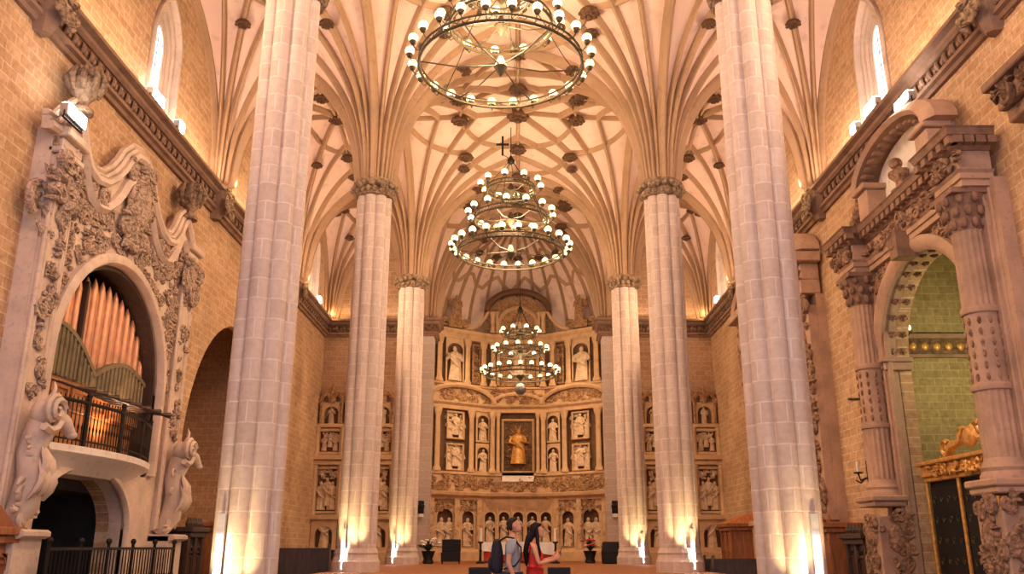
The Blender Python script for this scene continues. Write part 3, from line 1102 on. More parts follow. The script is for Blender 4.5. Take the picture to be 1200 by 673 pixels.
# soffit lined with carved panels
for i in range(15):
    a = PI * (i + .5) / 15
    for q in (-.2, .1):
        mb = MB(TPR)
        cu, cv = OA[0] + (OA[1] - .02) * math.cos(a), OA[2] + (OA[1] - .02) * math.sin(a)
        mb.ball((cu, q, cv), (.06, .06, .06), 6, 5)
        for k in range(5):
            mb.ball((cu + .07 * math.sin(a) * math.cos(k * 1.257), q + .07 * math.sin(k * 1.257), cv - .07 * math.cos(a) * math.cos(k * 1.257)), (.04, .04, .04), 5, 4)
        mb.build('soffit_rosette', 'tancarve', root, smooth=True)
for s in (-1, 1):
    j = OA[0] + s * (OA[1] - .04)
    mb = MB(TPR)
    mb.box(j - .1, j + .1, -.36, .42, OA[2] - .35, OA[2] - .1)
    mb.box(j - .16, j + .16, -.36, .5, OA[2] - .1, OA[2] + .05)
    mb.build('impost', 'tan', root, bevel=.02)
    jw = OA[0] + s * (OA[1] + .28)
    mb = MB(TPR)
    mb.box(jw - .24, jw + .24, .25, .42, FL, OA[2] - .2)
    mb.build('arch_pier', 'tan', root, bevel=.02)
    # big column on a carved pedestal
    c = PR + s * 3.05
    cw = .62
    ped = MB(TPR)
    ped.box(c - .5, c + .5, .25, 1.1, FL, .62)
    ped.box(c - .58, c + .58, .25, 1.18, FL, FL + .35)
    ped.box(c - .56, c + .56, .25, 1.16, .85, .98)
    ped.box(c - .62, c + .62, .25, 1.22, .98, 1.12)
    po = ped.build('pedestal', 'tan', root, bevel=.03)
    mb = MB(TPR)
    relief(mb, c - .36, c + .36, FL + .5, .75, 1.1, .3, 34, 60 + s, fat=1.6)
    mb.ball((c, 1.12, .1), (.22, .14, .36), 10, 8)
    mb.T = lambda u, w, v, c=c: TPR(c - .5 - (w - .65), .65 + (u - c), v)
    relief(mb, c - .36, c + .36, FL + .5, .75, .65, .3, 34, 66 + s, fat=1.6)
    mb.ball((c, .65, .1), (.22, .14, .36), 10, 8)
    mb.build('carved_relief', 'tancarve', po, smooth=True)
    mb = MB(TPR)
    mb.lathe(c, cw, [(.5, 1.12), (.5, 1.22), (.45, 1.3), (.48, 1.38), (.41, 1.48), (.38, 1.6)], 24)
    mb.build('column_base', 'tan', root, smooth=40)
    fl_ = lambda a: 1 + .035 * math.cos(18 * a)
    mb = MB(TPR)
    mb.lathe(c, cw, [(.37, 1.6), (.37, 3.1), (.36, 3.15)], 72, fn=fl_)
    mb.lathe(c, cw, [(.41, 3.15), (.43, 3.22), (.41, 3.3)], 28)
    mb.lathe(c, cw, [(.35, 3.3), (.345, 5.0)], 40)
    mb.lathe(c, cw, [(.39, 5.0), (.41, 5.08), (.39, 5.16)], 28)
    mb.lathe(c, cw, [(.345, 5.16), (.33, 7.0), (.36, 7.06)], 72, fn=fl_)
    mb.build('column_shaft', 'tan', root, smooth=35)
    mb = MB(TPR)
    for i in range(10):
        a = 2 * PI * i / 10
        for k in range(6):
            b = a + k * .62
            mb.ball((c + .35 * math.cos(b), cw + .35 * math.sin(b), 3.45 + k * .27), (.045, .045, .1), 5, 4)
    mb.build('shaft_carving', 'tancarve', root, smooth=True)
    mb = MB(TPR)
    mb.lathe(c, cw, [(.33, 7.06), (.35, 7.3), (.42, 7.7), (.52, 7.95), (.5, 8.0)], 24)
    for i in range(10):
        a = 2 * PI * i / 10
        for k, (q, z) in enumerate(((.37, 7.25), (.43, 7.55), (.5, 7.85))):
            b = a + k * PI / 10
            mb.ball((c + q * math.cos(b), cw + q * math.sin(b), z), (.09, .09, .14), 6, 5)
    mb.box(c - .52, c + .52, .3, 1.12, 7.96, 8.1)
    mb.build('capital', 'dent', root, smooth=45)
    # pilaster behind
    mb = MB(TPR)
    mb.box(c - .45, c + .45, .2, .42, FL, 8.1)
    mb.box(c - .56, c + .56, .2, .34, FL, 8.1)
    mb.build('pilaster', 'tan', root, bevel=.02)
    # spandrel relief
    mb = MB(TPR)
    relief(mb, *sorted((PR + s * 1.2, PR + s * 2.9)), 6.0, 8.0, .3, .5, 26, 90 + s, lambda u, v: math.hypot(u - OA[0], v - OA[2]) > OA[1] + .5, 1.4)
    mb.build('spandrel_relief', 'tancarve', root, smooth=True)
mb = MB(TPR)
mb.box(OA[0] - .22, OA[0] + .22, .3, .85, OA[2] + OA[1] - .1, OA[2] + OA[1] + .75)
mb.spiral(OA[0], .8, OA[2] + OA[1] + .4, .3, 1.3, 1, 0, .1)
mb.build('keystone', 'dent', root)
# entablature: architrave, carved frieze, dentilled cornice; it breaks forward over the columns
ent = thing_path = [(PR + 3.75, .2), (PR + 3.75, 1.02), (PR + 2.45, 1.02), (PR + 2.45, .62), (PR - 2.45, .62), (PR - 2.45, 1.02), (PR - 3.75, 1.02), (PR - 3.75, .2)]
def ent_mould(mb, prof):
    # sweep in the plan plane (u,w); prof is [(out, v)]
    m = len(ent)
    rg = []
    for i in range(m):
        p = Vector(ent[i])
        d1 = (p - Vector(ent[i - 1])).normalized() if i else None
        d2 = (Vector(ent[i + 1]) - p).normalized() if i < m - 1 else None
        d1 = d1 or d2; d2 = d2 or d1
        n = ((Vector((d1.y, -d1.x)) + Vector((d2.y, -d2.x))))
        n = n.normalized()
        k = 1 / max(n.dot(Vector((d1.y, -d1.x))), .4)
        rg.append([(p.x + n.x * d * k, p.y + n.y * d * k, z) for d, z in prof])
    mb.rings(rg)
for nm, mt, pr in (('architrave', 'tan', [(-.6, 8.1), (-.12, 8.1), (-.12, 8.3), (-.07, 8.32), (-.07, 8.5), (0, 8.58), (-.6, 8.58)]),
                   ('frieze', 'tan', [(-.6, 8.58), (-.1, 8.58), (-.1, 9.25), (-.5, 9.25)]),
                   ('cornice', 'dent', [(-.5, 9.25), (-.06, 9.25), (.02, 9.35), (.05, 9.55), (.2, 9.62), (.24, 9.8), (.28, 9.86), (-.5, 9.86)])):
    mb = MB(TPR)
    ent_mould(mb, [(a, b) for a, b in pr])
    mb.build(nm, mt, root)
mb = MB(TPR)
relief(mb, PR - 2.3, PR + 2.3, 8.7, 9.15, .54, .42, 46, 17, fat=1.4)
for s in (-1, 1):
    relief(mb, PR + s * 3.3 - .7, PR + s * 3.3 + .7, 8.7, 9.15, .96, .42, 14, 19 + s, fat=1.4)
mb.build('frieze_relief', 'tancarve', root, smooth=True)
for i in range(15):
    u = PR - 2.3 + 4.6 * i / 14
    MB(TPR).box(u - .1, u + .1, .58, .80, 9.36, 9.6).build('dentil', 'dent', root)
for s in (-1, 1):
    for i in range(5):
        u = PR + s * 3.05 + (i - 2) * .38
        MB(TPR).box(u - .1, u + .1, .98, 1.2, 9.36, 9.6).build('dentil', 'dent', root)
for i in range(4):
    w = .25 + i * .25
    MB(TPR).box(PR - 3.95, PR - 3.75, w - .1, w + .1, 9.36, 9.6).build('dentil', 'dent', root)
# attic: pale niche with a bust under a segmental pediment, leaning scrolls at the sides
mb = MB(TPR)
seg = arch(20.75, 1.95, 9.86, 11.0, 1.0)
mb.plate(seg, [], .0, .3)
mb.build('attic_back', 'plaster', root)
mb = MB(TPR)
mb.mould([(20.75 + 2.2 * math.cos(PI * i / 20), 11.0 + 1.15 * math.sin(PI * i / 20)) for i in range(21)], [(-.3, .2), (.0, .2), (.06, .75), (.12, .9), (.0, 1.0), (-.12, .9), (-.3, .75)])
mb.build('segmental_pediment', 'tan', root, smooth=40)
mb = MB(TPR)
for i in range(13):
    a = PI * (i + 1) / 14
    mb.ball((20.75 + 1.85 * math.cos(a), .7, 11.0 + .82 * math.sin(a)), (.11, .2, .11), 6, 5)
mb.build('pediment_dentils', 'dent', root, smooth=True)
for s in (-1, 1):
    c = 20.75 + s * 1.85
    mb = MB(TPR)
    mb.box(c - .32, c + .32, .25, .85, 9.86, 10.85)
    mb.box(c - .42, c + .42, .25, .98, 10.85, 11.05)
    mb.build('attic_pier', 'tan', root, bevel=.03)
    if s < 0:
        continue
    mb = MB(TPR)
    a, b = (c + s * .4, 10.75), (PR + s * 4.1, 9.95)
    pth = [(a[0] + (b[0] - a[0]) * t, a[1] + (b[1] - a[1]) * t - .25 * math.sin(PI * t)) for t in (i / 10 for i in range(11))]
    mb.tube([(u, .6, v) for u, v in pth], [.28 - .08 * math.sin(PI * i / 10) for i in range(11)], 8)
    mb.spiral(b[0] - s * .1, .6, b[1] + .25, .38, 1.5, -s, 0, .12)
    mb.spiral(a[0], .6, a[1] - .1, .3, 1.4, s, 0, .1)
    relief(mb, *sorted((a[0], b[0])), 9.95, 10.35, .5, .5, 16, 33 + s, fat=1.5)
    mb.build('scroll_bracket', 'tancarve', root, smooth=True)
mb = MB(TPR)
mb.lathe(20.75, .6, [(.3, 9.86), (.3, 10.0), (.14, 10.1), (.12, 10.3), (.3, 10.5), (.32, 10.62), (.12, 10.72), (.1, 10.8)], 14, sy=.8)
mb.ball((20.75, .65, 10.92), (.16, .18, .2), 10, 8)
mb.build('bust', 'tancarve', root, smooth=True)

# chapel interior seen through the arch: carved string course and wall arch on the far side wall
TS = lambda u, w, v: (XW + u, 25.5 - w, v + E)          # u = depth into the chapel
root = struct('trim_2')
mb = MB(TS); mb.box(.36, 5.6, -.02, .16, 5.55, 6.0); mb.build('carved_band', 'frieze', root)
mb = MB(TS)
for i in range(15):
    mb.ball((.6 + i * .36, .16, 5.78), (.11, .06, .13), 6, 5)
mb.build('band_carving', 'gold', root, smooth=True)
mb = MB(TS); mb.box(.36, 5.6, -.02, .3, 6.0, 6.14); mb.box(.36, 5.6, -.02, .12, 5.45, 5.55); mb.build('top_moulding', 'cornice', root)
mb = MB(TS)
mb.mould([(2.9 + 2.45 * math.cos(PI * i / 24), 6.1 + 3.0 * math.sin(PI * i / 24)) for i in range(25)], [(0, -.02), (-.3, -.02), (-.3, .2), (-.15, .34), (0, .2)])
ob = mb.build('trim_3', 'pale', smooth=40); ob['kind'] = 'structure'

# dark painted screen with a gilded cresting across the chapel entrance
SC = -.22
root = thing('chapel_screen', TR(20.55, SC, FL - E), 'black panelled screen topped by a gilded scrolled cresting inside the right portal', 'screen')
mb = MB(TR)
mb.box(18.0, 23.1, SC - .1, SC, FL, 1.6)
mb.build('backing', 'black', root)
for k in range(3):
    a = 18.05 + k * 1.68
    mb = MB(TR)
    mb.box(a + .06, a + 1.62, SC - .02, SC + .05, FL + .5, 1.45)
    pn = mb.build('panel', 'black', root, bevel=.02)
    mb = MB(TR)
    for row in range(5):
        v = 1.15 - row * .5
        for q in range(4):
            mb.spiral(a + .3 + q * .36, SC + .06, v, .09, 1.2, (-1) ** q, 0, .014)
    mb.build('panel_ornament', 'bronze', pn)
for k in range(4):
    u = 18.05 + k * 1.68
    mb = MB(TR); mb.tube([(u, SC + .08, FL), (u, SC + .08, 1.6)], .05, 8); mb.build('gilded_stile', 'gold', root)
mb = MB(TR)
mb.box(18.0, 23.1, SC - .1, SC + .15, 1.6, 1.72)
mb.box(18.0, 23.1, SC - .1, SC + .22, 1.72, 2.0)
mb.box(18.0, 23.1, SC - .1, SC + .34, 2.0, 2.1)
mb.build('gilded_entablature', 'gold', root, bevel=.02)
mb = MB(TR)
for s in (-1, 1):
    mb.tube([(20.55 + s * 1.25, SC + .1, 2.12), (20.55 + s * .9, SC + .1, 2.38), (20.55 + s * .45, SC + .1, 2.42), (20.55 + s * .2, SC + .1, 2.75)], [.1, .12, .1, .08], 7)
    mb.spiral(20.55 + s * 1.25, SC + .1, 2.32, .22, 1.4, s, 0, .07)
    mb.spiral(20.55 + s * .35, SC + .1, 2.62, .2, 1.4, -s, 0, .06)
mb.ball((20.55, SC + .1, 2.5), (.3, .1, .26), 12, 8)
relief(mb, 18.2, 22.9, 1.76, 1.98, SC + .22, .22, 40, 8, fat=1.4)
mb.build('gilded_cresting', 'gold', root, smooth=True)
for k in range(3):
    a = 18.05 + k * 1.68
    mb = MB(TR); mb.box(a + .12, a + 1.56, SC, SC + .3, FL, FL + .55); mb.box(a + .05, a + 1.63, SC, SC + .36, FL + .55, FL + .64)
    mb.build('base_block', 'gold', root, bevel=.02)

# ================================================================== RIGHT: second portal, farther on, mostly behind the near column
PQ = 32.95
root = thing('carved_portal', TR(PQ, 0, FL - E), 'second carved portal farther along the right wall, half hidden by the near column', 'portal')
MB(TR).plate(rect(PQ - 4.4, PQ + 4.4, FL, 8.4), [arch(33.6, 2.6, FL + .01, 4.6)], -.02, .3).build('facade', 'tan', root)
mb = MB(TR); mb.mould(arch(33.6, 2.6, FL, 4.6, open_=True), [(0, .2), (-.35, .25), (-.35, .45), (-.1, .5), (0, .4)]); mb.build('arch_moulding', 'tan', root)
for s in (-1, 1):
    c = PQ + s * 3.9
    mb = MB(TR); mb.box(c - .5, c + .5, .3, .8, FL, .8); mb.box(c - .6, c + .6, .3, .92, .8, 1.0); mb.build('pedestal', 'tan', root, bevel=.02)
    mb = MB(TR); mb.box(c - .45, c + .45, .3, .6, 1.0, 8.0); mb.build('pilaster', 'tan', root)
    mb = MB(TR); relief(mb, c - .35, c + .35, 1.3, 7.8, .6, .45, 60, 101 + s, fat=1.5); mb.build('carved_relief', 'tancarve', root, smooth=True)
    mb = MB(TR); relief(mb, c - .5, c + .5, 7.7, 8.6, .65, .5, 20, 103 + s, fat=1.8); mb.build('capital', 'dent', root, smooth=True)
mb = MB(TR)
mb.box(PQ - 4.4, PQ + 4.4, .1, .8, 8.4, 8.9); mb.box(PQ - 4.4, PQ + 4.4, .1, .75, 8.9, 9.5); mb.box(PQ - 4.7, PQ + 4.7, .1, 1.15, 9.5, 9.85)
mb.build('entablature', 'tan', root, bevel=.03)
mb = MB(TR); relief(mb, PQ - 4.2, PQ + 4.2, 8.95, 9.45, .75, .5, 60, 105, fat=1.5); mb.build('frieze_relief', 'dent', root, smooth=True)
mb = MB(TR)
pth = [(PQ + 4.5 * math.cos(PI * i / 20), 9.85 + 1.3 * math.sin(PI * i / 20)) for i in range(21)]
mb.mould(pth, [(-.25, .1), (0, .1), (.1, .9), (-.1, 1.0), (-.25, .8)]); mb.build('pediment', 'tan', root, smooth=40)
mb = MB(TR); relief(mb, PQ - 3.5, PQ + 3.5, 9.9, 10.6, .2, .6, 30, 107, fat=1.5); mb.build('pediment_relief', 'tancarve', root, smooth=True)

# carved dark console at the right edge of the picture
root = thing('wall_canopy', TR(15.1, 0, 8.5 - E), 'dark carved canopy end jutting from the wall at the top right edge', 'canopy')
mb = MB(TR); mb.box(14.0, 16.2, -.02, .35, 8.45, 8.75); mb.box(14.0, 16.25, -.02, .5, 8.75, 9.25); mb.box(14.0, 16.4, -.02, .7, 9.25, 9.45); mb.build('body', 'dent', root, bevel=.03)
mb = MB(TR); relief(mb, 14.1, 16.15, 8.8, 9.2, .5, .4, 22, 111, fat=1.5); mb.build('carved_band', 'frieze', root, smooth=True)
root = thing('wall_vent', TR(16.0, 0, 11.05 - E), 'small dark slot vent high on the right wall at the picture corner', 'vent')
mb = MB(TR); mb.box(15.85, 16.15, 0, .03, 11.0, 11.14); mb.build('opening', 'black', root)
mb = MB(TR); mb.mould(rect(15.85, 16.15, 11.0, 11.14), bar(-.03, .01, -.01, .05), closed=True); mb.build('frame', 'cornice', root)
# ================================================================== main altarpiece
def TA(u, w, v):
    return (u, 50.05 - (w + max(0.0, abs(u) - 1.55) * .72), v + E)

root = thing('altarpiece', (0, 50.0, PF), 'great carved alabaster altarpiece of columns, niches and reliefs filling the apse', 'altarpiece')

def post(mb, u, w, v0, v1, r, cap=True):
    mb.lathe(u, w, [(r * 1.5, v0), (r * 1.5, v0 + r), (r * 1.15, v0 + r * 1.6), (r, v0 + r * 2.2), (r * .95, v1 - r * 3.2), (r * 1.15, v1 - r * 2.8), (r * 1.6, v1 - r * .6), (r * 1.7, v1)], 16)

def segs(u0, u1, step=.5):
    n = max(1, int(math.ceil((u1 - u0) / step)))
    return [u0 + (u1 - u0) * i / n for i in range(n + 1)]

def band(mb, u0, u1, prof):
    """horizontal moulding following the bent plan; prof [(w,v)] closed outline"""
    us = sorted(set([u0, u1] + [x for x in (-1.55, 1.55) if u0 < x < u1] + segs(u0, u1)))
    mb.rings([[(u, w, v) for w, v in prof] for u in us])

# backing walls
mb = MB(TA)
band(mb, -4.85, 4.85, [(-.35, PF), (0, PF), (0, 12.0), (-.35, 12.0)])
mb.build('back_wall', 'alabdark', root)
mb = MB(TA)
mb.plate([(-1.7, 11.9), (1.7, 11.9), (1.7, 13.4)] + [(1.7 * math.cos(PI * i / 20), 13.4 + 1.1 * math.sin(PI * i / 20)) for i in range(1, 20)] + [(-1.7, 13.4)], [], -.35, .0)
mb.build('attic_wall', 'alabcarve', root)
# predella
mb = MB(TA)
band(mb, -4.9, 4.9, [(0, PF), (.75, PF), (.75, PF + .45), (.66, PF + .55), (.5, PF + .6), (0, PF + .6)])
mb.build('plinth', 'alab', root)
AU = [-1.56 + .78 * i for i in range(5)]
mb = MB(TA)
mb.plate(rect(-1.95, 1.95, PF + .6, 2.5), [arch(u, .3, .25, 1.55) for u in AU] + [rect(u - .3, u + .3, -.08, .12) for u in AU], .05, .42)
mb.build('arcade', 'alab', root)
for i, u in enumerate(AU):
    mb = MB(TA); figure(mb, u, .22, .25, 1.35, 200 + i); mb.build('carved_figure', 'figure', root, smooth=True)
    mb = MB(TA); mb.mould(arch(u, .3, .25, 1.55, open_=True), bar(-.07, .02, .4, .5)); mb.build('arch_moulding', 'alab', root)
mb = MB(TA)
for u in [-1.95 + .78 * i for i in range(6)]:
    post(mb, u, .46, PF + .6, 2.5, .06)
mb.build('arcade_colonnettes', 'alab', root, smooth=40)
for s in (-1, 1):
    for k, (a, b) in enumerate(((2.35, 3.15), (3.45, 4.45))):
        c, h = s * (a + b) / 2, (b - a) / 2
        mb = MB(TA); mb.plate(rect(c - h - .1, c + h + .1, PF + .6, 2.5), [arch(c, h - .1, -.05, 1.55)], .05, .4); mb.build('niche_frame', 'alab', root)
        mb = MB(TA)
        for q in (-.2, .2) if k else (0,):
            figure(mb, c + q, .25, 0, 1.5, 210 + k + s)
        mb.build('carved_figure', 'figure', root, smooth=True)
        mb = MB(TA); relief(mb, c - h, c + h, 1.9, 2.4, .4, .3, 18, 220 + k + s, fat=1.5); relief(mb, c - h, c + h, -.2, .6, .3, .3, 12, 224 + k + s, fat=1.5); mb.build('carved_relief', 'alabcarve', root, smooth=True)
    for u in (2.12, 3.3, 4.6):
        mb = MB(TA); mb.box(s * u - .12, s * u + .12, .2, .62, PF + .6, 2.5); relief(mb, s * u - .08, s * u + .08, PF + .8, 2.4, .62, .2, 12, 230, fat=1.4)
        mb.build('pilaster', 'alab', root)
mb = MB(TA)
band(mb, -5.0, 5.0, [(0, 2.45), (.55, 2.45), (.6, 2.55), (.9, 2.68), (.95, 2.82), (.4, 2.9), (0, 2.9)])
mb.build('predella_cornice', 'alab', root)
# band with narrative reliefs
mb = MB(TA)
band(mb, -4.85, 4.85, [(0, 2.9), (.35, 2.9), (.35, 3.75), (.5, 3.82), (.5, 3.95), (0, 3.95)])
mb.build('pedestal_band', 'alab', root)
mb = MB(TA)
relief(mb, -4.7, 4.7, 3.0, 3.7, .36, .42, 120, 240, fat=1.6)
mb.build('band_relief', 'alabcarve', root, smooth=True)
# main register
for s in (-1, 1):
    for u in (4.42, 2.62, 1.46, 1.14):
        mb = MB(TA); post(mb, s * u, .42, 3.95, 7.4, .14 if u > 1.2 else .1); mb.build('column', 'alab', root, smooth=40)
    for k, (v0, v1) in enumerate(((4.0, 5.5), (5.72, 7.3))):
        mb = MB(TA); mb.mould(rect(s * 3.5 - .48, s * 3.5 + .48, v0, v1), [(0, 0), (.1, 0), (.1, .3), (.04, .34), (0, .25)], closed=True); mb.build('panel_frame', 'alab', root)
        mb = MB(TA)
        for i in range(3):
            figure(mb, s * 3.5 + (i - 1) * .32, .12 + .05 * (i == 1), v0 + .08 + .18 * (i % 2), 1.05 + .15 * (i % 2), 250 + 10 * k + i + s)
        relief(mb, s * 3.5 - .45, s * 3.5 + .45, v1 - .4, v1 - .1, .05, .3, 8, 260 + k, fat=1.5)
        mb.build('carved_relief', 'figure', root, smooth=True)
        mb = MB(TA); mb.plate(rect(s * 2.02 - .37, s * 2.02 + .37, v0 - .05, v1 + .1), [arch(s * 2.0, .3, v0 + .05, v1 - .4)], .0, .3); mb.build('niche_frame', 'alab', root)
        mb = MB(TA); figure(mb, s * 2.0, .2, v0 + .05, 1.25, 270 + k + s); mb.build('carved_figure', 'figure', root, smooth=True)
mb = MB(TA); mb.mould(rect(-.86, .86, 4.05, 6.95), [(-.1, 0), (.04, 0), (.04, .25), (-.02, .32), (-.1, .22)], closed=True); mb.build('painting_frame', 'alab', root)
pt = MB(TA).plate(rect(-.8, .8, 4.1, 6.9), [], .02, .12).build('central_relief', 'painting', root)
mb = MB(TA); figure(mb, 0, .2, 4.5, 2.0, 280, 1.25)
for i in range(14):
    a = 2 * PI * i / 14
    mb.leaf(.42 * math.cos(a), .14, 5.7 + .75 * math.sin(a), .28, a, .25, .1)
mb.build('central_figure', 'gold', pt, smooth=True)
mb = MB(TA); relief(mb, -.75, .75, 4.15, 6.85, .13, .25, 50, 281, lambda u, v: abs(u) > .3, 1.2); mb.build('central_foliage', 'painting', pt, smooth=True)
mb = MB(TA); mb.box(-.9, .9, .1, .5, 3.5, 3.95); mb.build('tabernacle_shelf', 'plaster', root)
mb = MB(TA)
band(mb, -4.9, 4.9, [(0, 7.4), (.4, 7.4), (.4, 7.6), (.62, 7.72), (.66, 7.82), (0, 7.86)])
mb.build('main_cornice', 'alab', root)
for s in (-1, 1):
    c, hw = s * 3.15, 1.72
    mb = MB(TA); mb.mould([(c + hw * math.cos(PI * i / 18), 7.85 + .85 * math.sin(PI * i / 18)) for i in range(19)], [(-.2, 0), (0, 0), (.05, .55), (-.06, .65), (-.2, .5)]); mb.build('segmental_pediment', 'alab', root, smooth=40)
    mb = MB(TA); mb.ball((c, .2, 8.1), (.28, .15, .3), 10, 8); relief(mb, c - 1.2, c + 1.2, 7.9, 8.35, .1, .4, 26, 290 + s, fat=1.6); mb.build('carved_relief', 'alabcarve', root, smooth=True)
mb = MB(TA); mb.mould([(1.45 * math.cos(PI * i / 18), 7.85 + .6 * math.sin(PI * i / 18)) for i in range(19)], [(-.15, 0), (0, 0), (.04, .4), (-.06, .45), (-.15, .4)]); mb.build('center_pediment', 'alab', root, smooth=40)
# second register
mb = MB(TA)
band(mb, -4.8, 4.8, [(0, 7.86), (.2, 7.86), (.2, 8.75), (.34, 8.8), (.34, 8.9), (0, 8.9)])
mb.build('upper_pedestal_band', 'alab', root)
mb = MB(TA)
relief(mb, -4.6, 4.6, 8.0, 8.7, .22, .38, 110, 243, fat=1.5)
mb.build('upper_band_relief', 'alabcarve', root, smooth=True)
for s in (-1, 1):
    for u in (4.42, 2.9, 2.0, 1.46):
        mb = MB(TA); post(mb, s * u, .32, 8.9, 11.5, .14); mb.build('column', 'alab', root, smooth=40)
    c = s * 3.6
    mb = MB(TA); mb.plate(rect(c - .5, c + .5, 8.9, 11.5), [arch(c, .42, 9.0, 10.8)], 0, .25); mb.build('niche_frame', 'alab', root)
    mb = MB(TA); figure(mb, c, .3, 9.0, 2.0, 300 + s, 1.1); mb.build('carved_figure', 'figure', root, smooth=True)
    mb = MB(TA); mb.mould(rect(s * 2.42 - .18, s * 2.42 + .18, 9.1, 11.3), bar(-.06, .03, 0, .15), closed=True); relief(mb, s * 2.35 - .16, s * 2.35 + .16, 9.2, 11.2, .02, .28, 18, 310 + s, fat=1.4); mb.build('carved_relief', 'alabcarve', root, smooth=True)
    # outer buttress strip with volute
    mb = MB(TA); mb.box(s * 4.82 - .1, s * 4.82 + .1, -.2, .3, 3.95, 11.6); mb.build('pilaster', 'alab', root)
    # statue and scrolls on top
    mb = MB(TA); mb.box(c - .35, c + .35, .1, .55, 12.1, 12.5); mb.spiral(c - .55, .3, 12.4, .28, 1.4, 1, 0, .09); mb.spiral(c + .55, .3, 12.4, .28, 1.4, -1, PI, .09); mb.build('statue_pedestal', 'alabcarve', root)
    mb = MB(TA); figure(mb, c, .33, 12.5, 1.6, 320 + s, 1.1)
    mb.tube([(c + s * .2, .4, 13.4), (c + s * .45, .4, 13.9)], [.06, .03], 6)
    mb.build('crowning_statue', 'alabcarve', root, smooth=True)
    pth = [(s * (3.05 - 1.35 * t), 12.2 + 1.35 * t ** 2.2) for t in (i / 10 for i in range(11))]
    mb = MB(TA); mb.tube([(u, .2, v) for u, v in pth], .09, 7); mb.spiral(s * 3.0, .2, 12.35, .2, 1.3, s, 0, .07); mb.build('scroll_brace', 'alab', root, smooth=True)
    mb = MB(TA); post(mb, s * 1.5, .22, 12.15, 13.45, .11); post(mb, s * 1.25, .22, 12.15, 13.45, .08); mb.build('attic_columns', 'alab', root, smooth=40)
mb = MB(TA)
band(mb, -4.9, 4.9, [(0, 11.5), (.3, 11.5), (.3, 11.75), (.5, 11.88), (.56, 12.02), (0, 12.12)])
mb.build('upper_cornice', 'alab', root)
mb = MB(TA); mb.mould(arch(0, 1.05, 9.0, 12.6, open_=True), [(0, 0), (-.2, 0), (-.2, .25), (-.1, .32), (0, .2)]); mb.build('shrine_arch', 'alab', root, smooth=40)
mb = MB(TA)
mb.plate(arch(0, 1.0, 9.0, 12.6), [], .0, .05)
mb.build('shrine_back', 'alabcarve', root)
mb = MB(TA); figure(mb, 0, .25, 9.6, 2.2, 330); mb.ball((0, .15, 12.5), (.5, .12, .4), 12, 8); mb.build('shrine_figure', 'figure', root, smooth=True)
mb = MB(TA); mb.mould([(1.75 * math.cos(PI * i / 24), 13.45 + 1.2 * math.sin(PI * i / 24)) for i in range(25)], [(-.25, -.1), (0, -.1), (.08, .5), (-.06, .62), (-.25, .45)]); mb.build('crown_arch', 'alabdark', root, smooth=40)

# ================================================================== side altarpieces
for sx, nm in ((-1, 'left'), (1, 'right')):
    T = TF(45.95, sx * 8.55, -sx)
    root = thing('side_altarpiece', T(0, 0, PF - E), 'tall pinnacled carved side altarpiece on the %s end wall, partly behind the second column' % nm, 'altarpiece')
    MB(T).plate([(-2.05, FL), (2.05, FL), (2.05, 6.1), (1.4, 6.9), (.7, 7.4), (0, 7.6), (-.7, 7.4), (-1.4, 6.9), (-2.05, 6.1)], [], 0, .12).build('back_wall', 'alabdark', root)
    for v0, v1, w in ((FL, PF + .5, .7), (1.3, 1.55, .62), (4.05, 4.3, .6), (4.3, 4.55, .75), (6.0, 6.2, .5)):
        MB(T).box(-2.1, 2.1, 0, w, v0, v1).build('cornice', 'alab', root, bevel=.03)
    for k, c in enumerate((-1.36, 0, 1.36)):
        tp = (7.6, 8.4, 7.6)[k]
        mb = MB(T); mb.plate(rect(c - .66, c + .66, PF + .5, 1.3), [arch(c, .45, PF + .7, .55)], .1, .45); mb.build('niche_frame', 'alab', root)
        mb = MB(T); figure(mb, c, .25, PF + .7, 1.5, 400 + k + sx); mb.build('carved_figure', 'figure', root, smooth=True)
        for j, (v0, v1) in enumerate(((1.6, 4.0), (4.6, 5.95))):
            mb = MB(T); mb.mould(rect(c - .56, c + .56, v0 + .1, v1 - .1), bar(-.1, .04, .1, .42), closed=True); mb.build('panel_frame', 'alab', root)
            mb = MB(T)
            for i in range(3):
                figure(mb, c + (i - 1) * .3, .22, v0 + .2 + .2 * (i % 2), (v1 - v0) * .6, 410 + 7 * k + i + sx + 3 * j)
            relief(mb, c - .45, c + .45, v1 - .6, v1 - .15, .15, .35, 10, 420 + k + j, fat=1.5)
            mb.build('carved_relief', 'figure', root, smooth=True)
        mb = MB(T); mb.plate(rect(c - .6, c + .6, 6.15, 7.35), [arch(c, .38, 6.2, 6.75)], .0, .35); mb.build('niche_frame', 'alab', root)
        mb = MB(T); figure(mb, c, .2, 6.2, .95, 430 + k + sx); mb.build('carved_figure', 'figure', root, smooth=True)
        mb = MB(T)
        for q in (-.55, .55):
            post(mb, c + q, .42, 6.2, 7.3, .07)
            mb.lathe(c + q, .3, [(.12, 7.3), (.12, 7.45), (.05, 7.7), (.07, 7.75), (.01, 8.0)], 8)
        mb.mould([(c - .65, 7.35), (c - .3, 7.75), (c, tp - .1), (c + .3, 7.75), (c + .65, 7.35)][::-1], [(-.16, .05), (0, .05), (.03, .4), (-.1, .45), (-.16, .35)])
        mb.lathe(c, .25, [(.2, tp - .3), (.22, tp), (.1, tp + .1), (.16, tp + .3), (.02, tp + .75)], 10)
        mb.build('pinnacle', 'alabcarve', root, smooth=40)
    for c in (-2.0, -.68, .68, 2.0):
        for j, (v0, v1) in enumerate(((1.55, 4.05), (4.55, 6.0))):
            mb = MB(T); post(mb, c, .45, v0, v1, .1); mb.build('column', 'alab', root, smooth=40)

